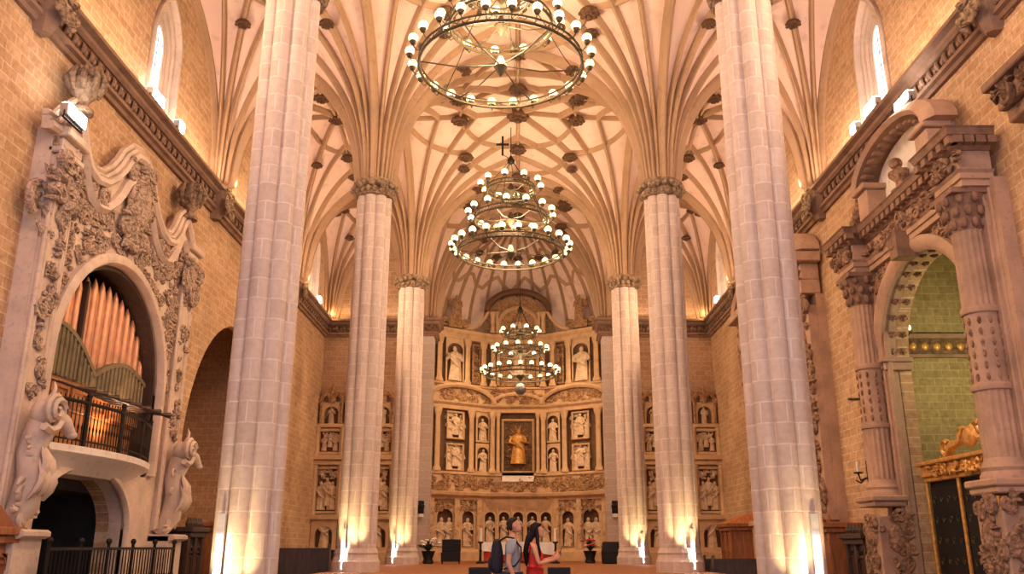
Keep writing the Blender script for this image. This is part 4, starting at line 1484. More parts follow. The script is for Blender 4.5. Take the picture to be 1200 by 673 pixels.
# ================================================================== chandeliers
def chandelier(x, y, z, k, tiers, label, cross=False, ball=False, top=None):
    root = thing('chandelier', (x, y, z), label, 'chandelier', 'ring chandeliers hanging along the nave')
    cup = MB(lambda a, b, c: (a, b, c))
    cup.lathe(0, 0, [(.01, -.06), (.06, -.05), (.10, .02), (.105, .05), (.04, .05)], 10)
    cm = cup.build('cup', 'bronze', None, smooth=40); cme = cm.data; bpy.data.objects.remove(cm)
    bl = MB(lambda a, b, c: (a, b, c)); bl.ball((0, 0, 0), .14, 12, 8)
    bm_ = bl.build('lamp', 'bulb', None, smooth=True); bme = bm_.data; bpy.data.objects.remove(bm_)
    zt = z
    for (R, dz, n, off) in tiers:
        zz = z + dz
        mb = MB()
        circ = [(x + R * math.cos(2 * PI * i / 48), y + R * math.sin(2 * PI * i / 48), 0) for i in range(48)]
        mb.tube([(p, q, zz - .07) for p, q, _ in circ], .035 * k + .012, 6, closed=True)
        mb.tube([(p, q, zz + .12) for p, q, _ in circ], .025 * k + .01, 6, closed=True)
        for i in range(48):
            a = 2 * PI * i / 48
            mb.tube([(x + R * math.cos(a), y + R * math.sin(a), zz - .07), (x + R * math.cos(a + .065), y + R * math.sin(a + .065), zz + .12)], .012, 4)
        for i in range(6):
            a = 2 * PI * i / 6 + .3
            mb.ball((x + R * math.cos(a), y + R * math.sin(a), zz + .2), (.07, .07, .12), 6, 5)
        mb.build('ring', 'bronze', root, smooth=40)
        # spokes and hub
        mb = MB()
        mb.lathe(x, y, [(.02, zz - .35), (.12, zz - .2), (.2, zz - .05), (.14, zz + .1), (.06, zz + .3)], 12)
        for i in range(6):
            a = 2 * PI * i / 6 + .1
            mb.tube([(x + .1 * math.cos(a), y + .1 * math.sin(a), zz), (x + R * .5 * math.cos(a), y + R * .5 * math.sin(a), zz - .12), (x + R * math.cos(a), y + R * math.sin(a), zz)], .022, 5)
        mb.build('hub', 'bronze', root, smooth=40)
        for i in range(n):
            a = 2 * PI * (i + off) / n
            c, s = math.cos(a), math.sin(a)
            q = R + .27 * k
            br = MB()
            br.tube([(x + R * c, y + R * s, zz - .02), (x + (R + .15 * k) * c, y + (R + .15 * k) * s, zz - .1), (x + q * c, y + q * s, zz + .06)], .016, 5)
            b = br.build('bracket', 'bronze', root)
            o = bpy.data.objects.new('cup', cme); COL.objects.link(o); o.parent = b; o.scale = (k,) * 3
            o.location = Vector(T0(x + q * c, y + q * s, zz + .12)) - world_loc(b)
            o = bpy.data.objects.new('lamp', bme); COL.objects.link(o); o.parent = root; o.scale = (k,) * 3
            o.location = Vector(T0(x + q * c, y + q * s, zz + .12 + .15 * k)) - world_loc(root)
        zt = zz
    # chains between tiers
    for (R0, d0, *_), (R1, d1, *_) in zip(tiers, tiers[1:] + [(.08, tiers[-1][1] + 1.3)]):
        for i in range(6):
            a = 2 * PI * i / 6 + .3
            mb = MB()
            P0 = Vector((x + R0 * math.cos(a), y + R0 * math.sin(a), z + d0 + .12)); P1 = Vector((x + R1 * math.cos(a), y + R1 * math.sin(a), z + d1))
            mb.tube([tuple(P0), tuple((P0 + P1) / 2 + Vector((0, 0, -.05))), tuple(P1)], .014, 4)
            mb.build('chain', 'iron', root)
    zt = z + tiers[-1][1] + 1.3
    mb = MB()
    mb.lathe(x, y, [(.02, zt - .15), (.14, zt - .05), (.16, zt + .05), (.05, zt + .25)], 12)
    mb.tube([(x, y, zt), (x, y, top)], .02, 5)
    mb.build('suspension_rod', 'iron', root)
    if cross:
        mb = MB()
        cz = zt + .55
        mb.box(x - .35 - .045, x - .35 + .045, y - .2, y - .14, cz - .35, cz + .55)
        mb.box(x - .35 - .27, x - .35 + .27, y - .2, y - .14, cz + .12, cz + .21)
        mb.tube([(x - .35, y - .17, cz - .3), (x, y, cz - .45)], .02, 5)
        mb.build('iron_cross', 'iron', root, bevel=.01)
    if ball:
        mb = MB()
        mb.ball((x, y, z - .75), (.3, .3, .3), 16, 12)
        mb.tube([(x, y, z - .45), (x, y, z)], .02, 5)
        mb.build('pendant_ball', 'silver', root, smooth=True)
    return root

T3 = [(2.15, 0, 24, .5), (1.5, 1.45, 14, .3), (1.0, 2.75, 10, .2)]
chandelier(-.5, 22.0, 13.35, 1.0, [(2.36, 0, 24, .5), (1.5, 1.35, 12, .25), (.9, 2.4, 8, .2)], 'ring chandelier with glowing globe lamps nearest the camera, cut by the top of the picture', top=17.0)
chandelier(-.3, 33.3, 11.55, 1.0, T3, 'three-tier ring chandelier in the middle of the nave with an iron cross above it', cross=True, top=17.2)
chandelier(.12, 43.6, 8.45, .82, [(1.75, 0, 22, .5), (1.2, 1.15, 14, .3), (.78, 2.1, 9, .2)], 'smallest-looking ring chandelier hanging in front of the altarpiece with a silver ball below', ball=True, top=17.0)
# ================================================================== lamps of the church and added fill lights
def area(name, loc, rot, sx, sy, e, col):
    l = bpy.data.lights.new(name, 'AREA')
    l.shape = 'RECTANGLE'; l.size = sx; l.size_y = sy; l.energy = e; l.color = col
    o = bpy.data.objects.new(name, l); COL.objects.link(o)
    o.location = T0(*loc); o.rotation_euler = rot
    return o
def point(name, loc, e, col, r=.15):
    l = bpy.data.lights.new(name, 'POINT'); l.energy = e; l.color = col; l.shadow_soft_size = r
    o = bpy.data.objects.new(name, l); COL.objects.link(o); o.location = T0(*loc)
    return o
def spot(name, loc, tgt, e, col, ang, r=.06, blend=.6):
    l = bpy.data.lights.new(name, 'SPOT'); l.energy = e; l.color = col; l.shadow_soft_size = r
    l.spot_size = math.radians(ang); l.spot_blend = blend
    o = bpy.data.objects.new(name, l); COL.objects.link(o); o.location = T0(*loc)
    d = Vector(tgt) - Vector(loc)
    o.rotation_euler = d.to_track_quat('-Z', 'Y').to_euler()
    return o

WARM = (1.0, .68, .46)
K_COVE, K_CHAN, K_UP = 125, 1500, 230
# added strip lights, unseen behind the cornice edge, brightening the vault
for s in (-1, 1):
    for y in (8.0, 13.5, 19.2, 25.2, 30.5, 36.0, 41.0):
        area('cornice_fill_light', (s * (XW - .34), y, CT + .12), (0, PI - s * .7, 0), .2, 3.4, K_COVE, WARM)
for x in (-7.8, 7.8):
    area('cornice_fill_light', (x, 45.75, CT + .12), (PI + .7, 0, 0), 3.6, .2, K_COVE * .5, WARM)
for x, y, z, k in ((-.5, 22.0, 14.0, 1), (-.3, 33.3, 12.4, 1), (.12, 43.6, 8.8, .35), (0, 9.5, 13.5, 1.0)):  # last entry is an added fill with no chandelier, brightening the near columns
    point('chandelier_and_fill_light', (x, y, z), K_CHAN * k, (1, .70, .42), 1.0)

# added fill spots without fixtures, warming the opposite walls and aisle ends
for s in (-1, 1):
    for y, ty, e in ((13.0, 19.0, 1900), (22.0, 23.0, 2000), (33.0, 34.0, 2600), (41.5, 42.0, 1500)):
        spot('wall_fill_spot', (s * (XW - .9), y, CT + .35), (-s * XW, ty, 4.0), e, (1, .68, .44), 75, .25, .9)

    spot('wall_fill_spot', (s * (XW - .9), 35.0, CT + .35), (-s * 7.6, YE, 3.6), 2200, (1, .64, .38), 50, .25, .9)

def floodlight(T, u, w, v, n, label, e=90):
    root = thing('floodlight', T(u, w, v - E), label, 'floodlight')
    for i in range(n):
        q = u + (i - (n - 1) / 2) * .42
        mb = MB(T); mb.box(q - .18, q + .18, w - .12, w + .08, v + .05, v + .36); mb.build('housing', 'floodbody', root, bevel=.02)
        mb = MB(T); mb.box(q - .16, q + .16, w + .075, w + .10, v + .07, v + .35); mb.box(q - .14, q + .14, w - .1, w + .06, v + .36, v + .38); mb.build('lens', 'flood', root)
        mb = MB(T); mb.tube([(q - .18, w, v), (q - .18, w, v + .16)], .02, 6); mb.tube([(q + .18, w, v), (q + .18, w, v + .16)], .02, 6); mb.box(q - .2, q + .2, w - .03, w + .03, v - .02, v + .01); mb.build('bracket', 'iron', root)
FC = CT + .08
floodlight(TPL, PC - 4.1, .75, 9.42, 2, 'pair of bright floodlights on the left pediment block of the left portal')
floodlight(TL, 21.75, .35, FC, 2, 'bright floodlights on the left cornice directly below the window')
floodlight(TL, 23.5, .35, FC, 1, 'single bright floodlight on the left cornice just right of the window')
floodlight(TL, 42.6, .35, FC, 1, 'small bright floodlight on the far left cornice beside the second column')
floodlight(TR, 22.3, .35, FC, 2, 'bright floodlights on the right cornice directly below the window')
floodlight(TR, 23.6, .35, FC, 1, 'single bright floodlight on the right cornice left of the window')
floodlight(TPR, 19.6, .75, 12.18, 2, 'pair of bright floodlights on top of the right portal pediment')
floodlight(TR, 42.6, .35, FC, 1, 'small bright floodlight on the far right cornice behind the near column')

# corbels carrying the vault ribs on the walls, with a small lamp on each
for s, T in ((-1, TL), (1, TR)):
    for y in YC[1:4]:
        root = thing('wall_corbel', T(y, 0, CB - E), 'carved corbel under the vault ribs on the %s wall, %s' % ('left' if s < 0 else 'right', {16.5: 'beside the near column', 27.8: 'beyond the portal', 38.8: 'near the far end'}[y]), 'corbel')
        mb = MB(T); mb.rings([[(y + a * k, w * k2, v) for a, w in ((-.5, 0), (.5, 0), (.4, .4), (0, .6), (-.4, .4))] for k, k2, v in ((.35, .5, CB - .3), (.7, .8, CB + .1), (.85, 1.0, CT), (.85, 1.0, CT + .12), (.5, .7, CT + .2))])
        mb.build('body', 'cornice', root)
        mb = MB(T); relief(mb, y - .4, y + .4, CB - .1, CT, .55, .3, 22, int(y), fat=1.7); mb.build('foliage', 'capital', root, smooth=True)
        point('corbel_lamp', T(y, .75, CT + .25 - E), 22, (1, .62, .28), .1)
for s in (-1, 1):
    point('corbel_lamp', (s * (XW - .5), 45.4, CT + .3), 25, (1, .6, .25), .1)

# slim lamp bars standing in the flutes of the columns
for y, fl in ((16.5, FL), (27.8, PF), (38.8, PF)):
    for s, sd in ((-1, 'left'), (1, 'right')):
        x, yy = s * 5.30, y - .60
        hgt = .52 if fl == PF else .56
        root = thing('column_lamp', (x, yy, fl), 'slim vertical white lamp at the foot of the %s %s column' % ({16.5: 'near', 27.8: 'second', 38.8: 'far'}[y], sd), 'lamp')
        mb = MB(); mb.box(x - .07, x + .07, yy, yy + .05, fl, hgt); mb.box(x - .11, x + .11, yy - .08, yy + .06, fl, fl + .05); mb.build('housing', 'floodbody', root)
        mb = MB(); mb.tube([(x, yy - .03, fl + .1), (x, yy - .03, hgt - .42)], .035, 8); mb.build('tube', M['tube'] if 'tube' in M else 'flood', root, smooth=True)
        for q in (-.42, .25):
            spot('column_uplight', (x + s * q, yy - .5, fl + .3), (x - s * .3 + s * q * .5, yy + .35, fl + 3.2), K_UP, (1, .72, .34), 60, .05)

# light inside the right chapel and the organ loft
point('chapel_lamp', TR(22.5, -2.6, 5.0 - E), 240, (1, .88, .45), .3)
spot('organ_lamp', TL(ORG[0] + 1.0, .45, 2.5 - E), TL(ORG[0] + .2, -.4, 5.2 - E), 160, (1, .55, .30), 120, .2)
spot('altar_fill_spot', (-3.9, 44.5, 11.6), (0, 49.5, 5.5), 520, (1, .63, .34), 80, .3)  # added pair of spots without fixtures, brightening the altarpiece from above
spot('altar_fill_spot', (3.9, 44.5, 11.6), (0, 49.5, 5.5), 520, (1, .63, .34), 80, .3)
root = thing('chapel_wall_lamp', TR(24.9, -1.0, 5.9 - E), 'small glowing lamp inside the right chapel by the frieze', 'lamp')
mb = MB(TR); mb.tube([(25.5, -1.0, 5.9), (25.2, -1.0, 5.95), (24.9, -1.0, 6.05)], .03, 6); mb.lathe(24.9, -1.0, [(.03, 6.0), (.12, 6.1), (.13, 6.14), (.03, 6.14)], 10); mb.build('bracket', 'bronze', root)
mb = MB(TR); mb.ball((24.9, -1.0, 6.24), .12, 12, 8); mb.build('globe', 'bulb', root, smooth=True)

# ================================================================== sanctuary furniture
AY = 42.6
root = thing('altar_table', (0, AY, PF), 'altar table with white linen over a red frontal behind the two visitors', 'altar')
mb = MB(); mb.box(-1.55, 1.55, AY - .42, AY + .42, PF + .05, .1); mb.box(-1.65, 1.65, AY - .5, AY + .5, PF, PF + .08); mb.box(-1.68, 1.68, AY - .52, AY + .52, .1, .17); mb.build('table', 'darkwood', root, bevel=.02)
mb = MB(); mb.box(-1.6, 1.6, AY - .47, AY - .43, PF + .1, .12); mb.build('frontal', 'red', root)
mb = MB()
n = 40
rg = []
for i in range(n + 1):
    x = -1.75 + 3.5 * i / n
    d = .05 * math.sin(x * 9) + .03 * math.sin(x * 17)
    rg.append([(x, AY + .5, -.2), (x, AY + .5, .19), (x, AY - .52, .19), (x, AY - .55 + d * .3, .0), (x, AY - .58 + d, -.30 + .08 * math.sin(x * 3)), (x, AY - .56 + d, -.30 + .08 * math.sin(x * 3)), (x, AY - .5, .17), (x, AY + .48, .17)])
mb.rings(rg); mb.build('linen', 'white', root, smooth=50)
for s, sd in ((-1, 'left'), (1, 'right')):
    x, y = s * 1.72, 41.2
    root = thing('candle_stand', (x, y, PF), 'tall white candle on a dark stand at the %s end of the altar table' % sd, 'candle')
    mb = MB(); mb.lathe(x, y, [(.2, PF), (.2, PF + .05), (.06, PF + .12), (.05, PF + .5), (.08, PF + .55), (.05, PF + .6), (.05, PF + .85), (.14, PF + .92), (.12, PF + .96)], 16); mb.build('stand', 'iron', root, smooth=40)
    mb = MB(); mb.lathe(x, y, [(.065, PF + .96), (.065, PF + 1.55), (.02, PF + 1.56)], 14); mb.build('candle', 'wax', root, smooth=40)
    mb = MB(); mb.tube([(x, y, PF + 1.55), (x, y, PF + 1.6)], .008, 5); mb.build('wick', 'black', root)

def flowers(name, x, y, label, cols, seed, h=.55, w=.55):
    r = random.Random(seed)
    root = thing(name, (x, y, PF), label, 'flowers')
    mb = MB(); mb.lathe(x, y, [(.2, PF), (.26, PF + .05), (.2, PF + .2), (.3, PF + .5), (.33, PF + .55), (.25, PF + .55)], 16); mb.build('vase', 'iron', root, smooth=40)
    mb = MB()
    for i in range(46):
        a, q = r.uniform(0, 6.28), r.uniform(.1, 1) * w
        tip = (x + q * math.cos(a), y + q * math.sin(a), PF + .6 + h * r.uniform(.1, 1) * (1.2 - q / w * .7))
        mb.tube([(x, y, PF + .5), (x + .5 * q * math.cos(a), y + .5 * q * math.sin(a), (PF + .6 + tip[2]) / 2 + .08), tip], [.012, .05, .006], 5, flat=.4)
    mb.build('foliage', M['leaf'], root)
    for i in range(14):
        a, q = r.uniform(0, 6.28), r.uniform(.3, 1) * w
        mb = MB()
        c = (x + q * math.cos(a), y + q * math.sin(a) * .8 - .1, PF + .75 + h * r.uniform(0, .8) * (1.2 - q / w * .7))
        for j in range(6):
            b = j * 1.05
            mb.ball((c[0] + .05 * math.cos(b), c[1] + .05 * math.sin(b), c[2] + .01), (.05, .05, .035), 6, 4)
        mb.ball((c[0], c[1], c[2] + .03), .035, 6, 4)
        mb.build('flower_head', cols[i % len(cols)], root, smooth=True)
M['leaf'] = plain('dark leaves', (.03, .045, .015), .6)
M['pinkf'] = plain('pink petals', (.75, .42, .36), .7)
flowers('flower_arrangement', -4.05, 40.6, 'dark leafy arrangement with white flowers at the left of the presbytery', ['white'], 1, .5, .6)
flowers('flower_arrangement', 3.35, 41.8, 'arrangement of red and pink flowers beside the black box on the right', ['red', 'pinkf', 'red'], 2, .6, .35)
# black upholstered benches / cases
def seat(x, y, label):
    root = thing('altar_chair', (x, y, PF), label, 'chair')
    mb = MB(); mb.box(x - .42, x + .42, y - .3, y + .3, PF + .1, PF + .5); mb.build('seat', 'black', root, bevel=.02)
    mb = MB(); mb.box(x - .42, x + .42, y + .22, y + .34, PF + .5, PF + 1.05); mb.build('backrest', 'black', root, bevel=.02)
    for a in (-.38, .38):
        for b in (-.22, .22):
            mb = MB(); mb.box(x + a - .02, x + a + .02, y + b - .02, y + b + .02, PF, PF + .11); mb.build('leg', 'darkwood', root)
seat(-3.0, 40.2, 'dark upholstered chair just right of the white flower arrangement')
x, y = 4.3, 40.6
root = thing('loudspeaker', (x, y, PF), 'black box-shaped loudspeaker on the floor by the far right column', 'loudspeaker')
mb = MB(); mb.rings([[(x - .5, y - .3, PF), (x + .5, y - .3, PF), (x + .5, y + .3, PF), (x - .5, y + .3, PF)], [(x - .52, y - .32, PF + .5), (x + .52, y - .32, PF + .5), (x + .52, y + .3, PF + .5), (x - .52, y + .3, PF + .5)], [(x - .44, y - .2, PF + .95), (x + .44, y - .2, PF + .95), (x + .44, y + .3, PF + .95), (x - .44, y + .3, PF + .95)]])
mb.build('cabinet', 'black', root, bevel=.03)
mb = MB(); mb.box(x - .42, x + .42, y - .34, y - .31, PF + .06, PF + .45); mb.build('grille', 'iron', root)
mb = MB(); mb.tube([(x + .53, y - .05, PF + .4), (x + .58, y - .05, PF + .45), (x + .58, y - .05, PF + .62), (x + .5, y - .05, PF + .7)], .02, 6); mb.build('handle', 'silver', root)
# dark bracket lanterns on the chancel piers
for s, sd in ((-1, 'left'), (1, 'right')):
    x, y, z = s * 5.0, 45.5, 1.7
    root = thing('wall_lantern', (x, y + .2, z), 'small dark wall lantern on the %s chancel pier' % sd, 'lantern')
    mb = MB(); mb.tube([(x, y + .25, z + .45), (x, y, z + .55), (x, y - .05, z + .4)], .025, 6); mb.lathe(x, y - .05, [(.16, z - .1), (.2, z + .25), (.24, z + .28), (.06, z + .45)], 6); mb.box(x - .15, x + .15, y + .2, y + .25, z - .1, z + .55); mb.build('frame', 'iron', root)
    mb = MB(); mb.lathe(x, y - .05, [(.06, z - .32), (.16, z - .26), (.17, z - .12), (.1, z - .1)], 12); mb.build('shade', 'white', root, smooth=True)
# sconce on the right wall between the portals
root = thing('wall_sconce', TR(26.4, 0, 1.9 - E), 'dark iron candle sconce on the pale right wall between the two portals', 'sconce')
mb = MB(TR); mb.tube([(26.4, 0, 2.0), (26.4, .3, 1.9), (26.4, .35, 2.1)], .03, 6); mb.box(26.25, 26.55, 0, .04, 1.75, 2.5); mb.lathe(26.4, .35, [(.12, 2.1), (.14, 2.14), (.05, 2.15)], 10); mb.tube([(26.05, .3, 1.92), (26.4, .3, 1.82), (26.75, .3, 1.92)], .025, 6); mb.build('bracket', 'iron', root)
mb = MB(TR); mb.lathe(26.4, .35, [(.05, 2.15), (.05, 2.45), (.02, 2.46)], 8); mb.build('candle', 'wax', root, smooth=40)

# ================================================================== wooden furniture in the aisles
def confessional(T, u0, u1, d, v1, label, mat, roof='ped', name='confessional'):
    """booth against a wall: plinth, panelled body with door openings, cornice and cresting"""
    c = (u0 + u1) / 2
    root = thing(name, T(c, d / 2, FL - E), label, 'confessional')
    mb = MB(T); mb.box(u0, u1, 0.02, d, FL, FL + .25); mb.build('plinth', mat, root, bevel=.02)
    mb = MB(T)
    mb.box(u0 + .04, u1 - .04, .02, d - .08, FL + .25, v1 - .3)
    n = max(2, int((u1 - u0) / .7))
    for i in range(n + 1):
        u = u0 + .05 + (u1 - u0 - .1) * i / n
        mb.box(u - .06, u + .06, d - .1, d, FL + .25, v1 - .3)
    bd = mb.build('body', mat, root, bevel=.01)
    for i in range(n):
        a = u0 + .05 + (u1 - u0 - .1) * (i + .5) / n
        h = (u1 - u0 - .1) / n / 2 - .1
        mb = MB(T); mb.mould(rect(a - h, a + h, FL + .4, FL + 1.1), bar(-.05, .02, d - .09, d - .04), closed=True); mb.build('panel', mat, root)
        mb = MB(T); mb.mould(arch(a, h, FL + 1.25, v1 - .75), bar(-.05, .02, d - .09, d - .02), closed=True); mb.plate(arch(a, h, FL + 1.25, v1 - .75), [], d - .085, d - .07); mb.build('arched_panel', mat, root)
    mb = MB(T); mb.box(u0 - .05, u1 + .05, .02, d + .06, v1 - .3, v1 - .15); mb.box(u0 - .12, u1 + .12, .02, d + .14, v1 - .15, v1); mb.build('cornice', mat, root, bevel=.02)
    mb = MB(T)
    if roof == 'ped':
        mb.plate([(u0, v1), (u1, v1), (c, v1 + .5)], [], d - .15, d - .02)
        mb.lathe(c, d - .1, [(.08, v1 + .4), (.12, v1 + .6), (.02, v1 + .8)], 10)
    elif roof == 'spikes':
        k = 6
        for i in range(k):
            u = u0 + .1 + (u1 - u0 - .2) * i / (k - 1)
            mb.lathe(u, d - .1, [(.07, v1), (.09, v1 + .1), (.02, v1 + .28)], 8)
    else:
        mb.rings([[(u0 - .12, .02, v1), (u1 + .12, .02, v1), (u1 + .12, d + .14, v1), (u0 - .12, d + .14, v1)], [(u0 + .1, .02, v1 + .4), (u1 - .1, .02, v1 + .4), (u1 - .1, d * .4, v1 + .4), (u0 + .1, d * .4, v1 + .4)]])
    mb.build('cresting' if roof != 'slope' else 'roof', mat if roof != 'slope' else M['orange'], root)
    return root
M['orange'] = wood('wood lit orange', (.62, .21, .07))  # bright light on the roof is put into this colour, against the browner body
confessional(TL, 15.6, 17.3, .9, .35, 'red-brown wooden confessional at the lower left edge of the picture', 'redwood')
confessional(TL, 26.25, 27.5, .95, .55, 'black-stained wooden booth right of the left portal pedestal', 'darkwood', 'spikes')
confessional(TL, 28.6, 32.0, 1.1, .75, 'brown panelled wooden stall behind the near left column', 'redwood', 'spikes')
confessional(TR, 25.1, 26.6, .9, .35, 'black-stained wooden booth between the two portals on the right wall', 'darkwood', 'spikes')
confessional(TR, 27.4, 31.0, 1.1, .7, 'brown slatted wooden stall in front of the second right portal', 'redwood', 'spikes')
confessional(TR, 38.6, 40.4, 1.45, .95, 'brown wooden confessional with a lit orange roof in the right aisle', 'redwood', 'slope')

def pew(x0, x1, y, top, label, mat='darkwood', floor=FL):
    root = thing('pew', ((x0 + x1) / 2, y, floor), label, 'pew')
    mb = MB(); mb.box(x0, x1, y - .25, y + .22, floor + .42, floor + .47); mb.build('seat', mat, root)
    mb = MB(); mb.box(x0, x1, y - .3, y - .24, floor + .3, top - .05); mb.box(x0, x1, y - .32, y - .22, top - .05, top); mb.build('backrest', mat, root)
    for x in (x0, x1):
        mb = MB()
        mb.T = lambda u, w, v: (w, u, v + E)
        mb.plate([(y - .36, floor), (y + .3, floor), (y + .3, floor + .6), (y + .05, floor + .72), (y - .18, top + .08), (y - .30, top + .14), (y - .36, top + .05)], [], x - .04, x + .04)
        mb.build('end_panel', mat, root, bevel=.01)
    mb = MB(); mb.box(x0, x1, y + .45, y + .6, floor + .1, floor + .18); mb.build('kneeler', mat, root)
for i, yy in enumerate((28.6, 29.9)):
    pew(-9.3, -5.96, yy, -.05 - .06 * i, 'dark wooden pew in the left aisle, %s row' % ('front' if i else 'nearest'))
for i, yy in enumerate((27.8, 29.1, 30.4)):
    pew(5.96, 9.3, yy, -.40, 'low dark wooden pew in the right aisle, %s' % ('nearest of three', 'middle of three', 'farthest of three')[i])

def nave_chair(x, y, label):
    root = thing('nave_chair', (x, y, FL), label, 'chair')
    for b, h in ((-.2, 1.0), (.2, .45)):
        for a in (-.2, .2):
            MB().box(x + a - .02, x + a + .02, y + b - .02, y + b + .02, FL, FL + (h if b < 0 else .43)).build('leg', 'darkwood', root)
    MB().box(x - .23, x + .23, y - .22, y + .23, FL + .43, FL + .48).build('seat', 'black', root, bevel=.01)
    MB().box(x - .22, x + .22, y - .225, y - .18, FL + .6, FL + 1.02).build('backrest', 'black', root, bevel=.02)
nave_chair(-.72, 17.4, 'dark chair just left of the person with the backpack, cut by the bottom edge')
nave_chair(.78, 17.4, 'dark chair just right of the person in red, cut by the bottom edge')

# cables on the right wall
for u0, v0, u1, v1, lab in ((24.6, 4.2, 27.3, 4.5, 'dark cable crossing the pale wall between the right portals'), (14.8, 4.9, 16.2, 4.4, 'dark cable on the right wall at the picture edge')):
    mb = MB(TR); mb.tube([(u0, .034, v0), ((u0 + u1) / 2, .034, (v0 + v1) / 2 - .06), (u1, .034, v1)], .035, 6)
    tag(mb.build('cable', 'iron', loc=TR(u0, .04, v0)), lab, 'cable')
# ================================================================== the two visitors
M['skin'] = plain('skin', (.60, .29, .17), .55, 0, .05)
M['skinw'] = plain('skin tanned', (.66, .30, .15), .5, 0, .05)
M['shirt'] = plain('grey t-shirt', (.34, .345, .34), .85, 0, .08)
M['jeans'] = plain('dark blue jeans', (.05, .06, .10), .85, 0, .2)
M['pack'] = plain('dark backpack fabric', (.022, .02, .03), .7, 0, .2)
M['hair'] = plain('dark hair', (.03, .018, .012), .7, 0, .3, 30)
M['hairb'] = plain('black hair', (.012, .008, .008), .7, 0, .3, 30)
M['dress'] = plain('red dress', (.62, .025, .015), .75, 0, .1)
M['lips'] = plain('lips', (.45, .14, .11), .5)
M['eyew'] = plain('eye white', (.75, .72, .68), .3)

def skinned(name, verts, edges, radii, mat, parent, sub=2, root_i=0, extra=None):
    """continuous body: joints + radii grown by the Skin modifier, baked to a mesh"""
    me = bpy.data.meshes.new(name)
    me.from_pydata([Vector(v) for v in verts], edges, [])
    ob = bpy.data.objects.new(name, me)
    COL.objects.link(ob)
    sk = ob.modifiers.new('skin', 'SKIN')
    sk.use_smooth_shade = True
    for i, r in enumerate(radii):
        d = me.skin_vertices[0].data[i]
        d.radius = r if isinstance(r, tuple) else (r, r)
        d.use_root = (i == root_i)
    sb = ob.modifiers.new('sub', 'SUBSURF'); sb.levels = sub; sb.render_levels = sub
    dg = bpy.context.evaluated_depsgraph_get()
    m2 = bpy.data.meshes.new_from_object(ob.evaluated_get(dg))
    bpy.data.objects.remove(ob)
    if extra:
        bm = bmesh.new(); bm.from_mesh(m2)
        me3 = bpy.data.meshes.new('t'); me3.from_pydata(extra.v, [], extra.f)
        b2 = bmesh.new(); b2.from_mesh(me3); bmesh.ops.recalc_face_normals(b2, faces=b2.faces); b2.to_mesh(me3); b2.free()
        bm.from_mesh(me3); bm.to_mesh(m2); bm.free()
    m2.polygons.foreach_set('use_smooth', [True] * len(m2.polygons))
    m2.materials.clear(); m2.materials.append(M[mat])
    o = bpy.data.objects.new(name, m2); COL.objects.link(o); o.parent = parent
    return o

ID = lambda x, y, z: (x, y, z)

def hand(mb, wrist, d, up, L=.18, curl=.5, side=1):
    """palm and five separate bent fingers; d = direction of the hand, up = back of the hand"""
    d = Vector(d).normalized(); up = Vector(up); up = (up - d * up.dot(d)).normalized()
    lat = d.cross(up) * side
    w = Vector(wrist)
    pl = L * .5
    mb.rings([[tuple(w + d * (pl * t) + lat * (math.cos(a) * q) + up * (math.sin(a) * q * .42)) for a in (2 * PI * k / 10 for k in range(10))] for t, q in ((-.1, .024), (.15, .03), (.55, .042), (.9, .042), (1.05, .03))])
    for i, (o, ln) in enumerate(((-.031, .44), (-.0105, .5), (.0105, .47), (.031, .37))):
        p = w + d * pl * .95 + lat * o
        dd = d.copy(); pts = [tuple(p)]
        for j, f in enumerate((.45, .32, .23)):
            dd = (dd * math.cos(curl * (j + .6) * .8) - up * math.sin(curl * (j + .6) * .8)).normalized() if j == 0 else (dd - up * curl * .5).normalized()
            p = p + dd * L * ln * f
            pts.append(tuple(p))
        mb.tube(pts, [.0095, .009, .008, .006], 7)
    p = w + d * pl * .25 - lat * .032
    mb.tube([tuple(p), tuple(p + (d * .6 - lat * .7) .normalized() * .035), tuple(p + (d * .6 - lat * .7).normalized() * .035 + (d - up * .4).normalized() * .032), tuple(p + (d * .6 - lat * .7).normalized() * .035 + (d - up * .5).normalized() * .055)], [.013, .012, .0105, .007], 7)

def head_mesh(mb, c, pitch, k=1.0):
    """head facing +x, tilted up by pitch; returns the local->world helper"""
    cp, sp = math.cos(pitch), math.sin(pitch)
    def H(x, y, z):
        x, y, z = x * k, y * k, z * k
        return (c[0] + x * cp - z * sp, c[1] + y, c[2] + x * sp + z * cp)
    # skull/jaw profile: z, front x, back x, half width
    rows = [(-.115, .062, .03, .02), (-.112, .082, .0, .038), (-.09, .09, -.035, .052), (-.06, .088, -.06, .06), (-.02, .087, -.085, .068), (.02, .088, -.098, .074),
            (.05, .086, -.102, .076), (.085, .072, -.092, .068), (.11, .04, -.065, .048), (.12, .005, -.03, .02)]
    rg = []
    for z, fx, bx, hw in rows:
        cx, rx = (fx + bx) / 2, (fx - bx) / 2
        rg.append([H(cx + rx * math.cos(a), hw * math.sin(a) * (1 - .1 * max(0, math.cos(a))), z) for a in (2 * PI * i / 20 for i in range(20))])
    mb.rings(rg)
    mb.rings([[H(x, y, z) for x, y, z in r] for r in ([(.082, -.008, .03), (.082, .008, .03), (.088, .008, .03), (.088, -.008, .03)], [(.08, -.014, -.015), (.08, .014, -.015), (.112, .010, -.018), (.112, -.010, -.018)], [(.08, -.014, -.03), (.08, .014, -.03), (.098, .012, -.03), (.098, -.012, -.03)])])
    for s in (-1, 1):
        p = H(-.005, s * .074, -.005)
        mb.ball(p, (.022 * k, .010 * k, .032 * k), 8, 6)
    return H

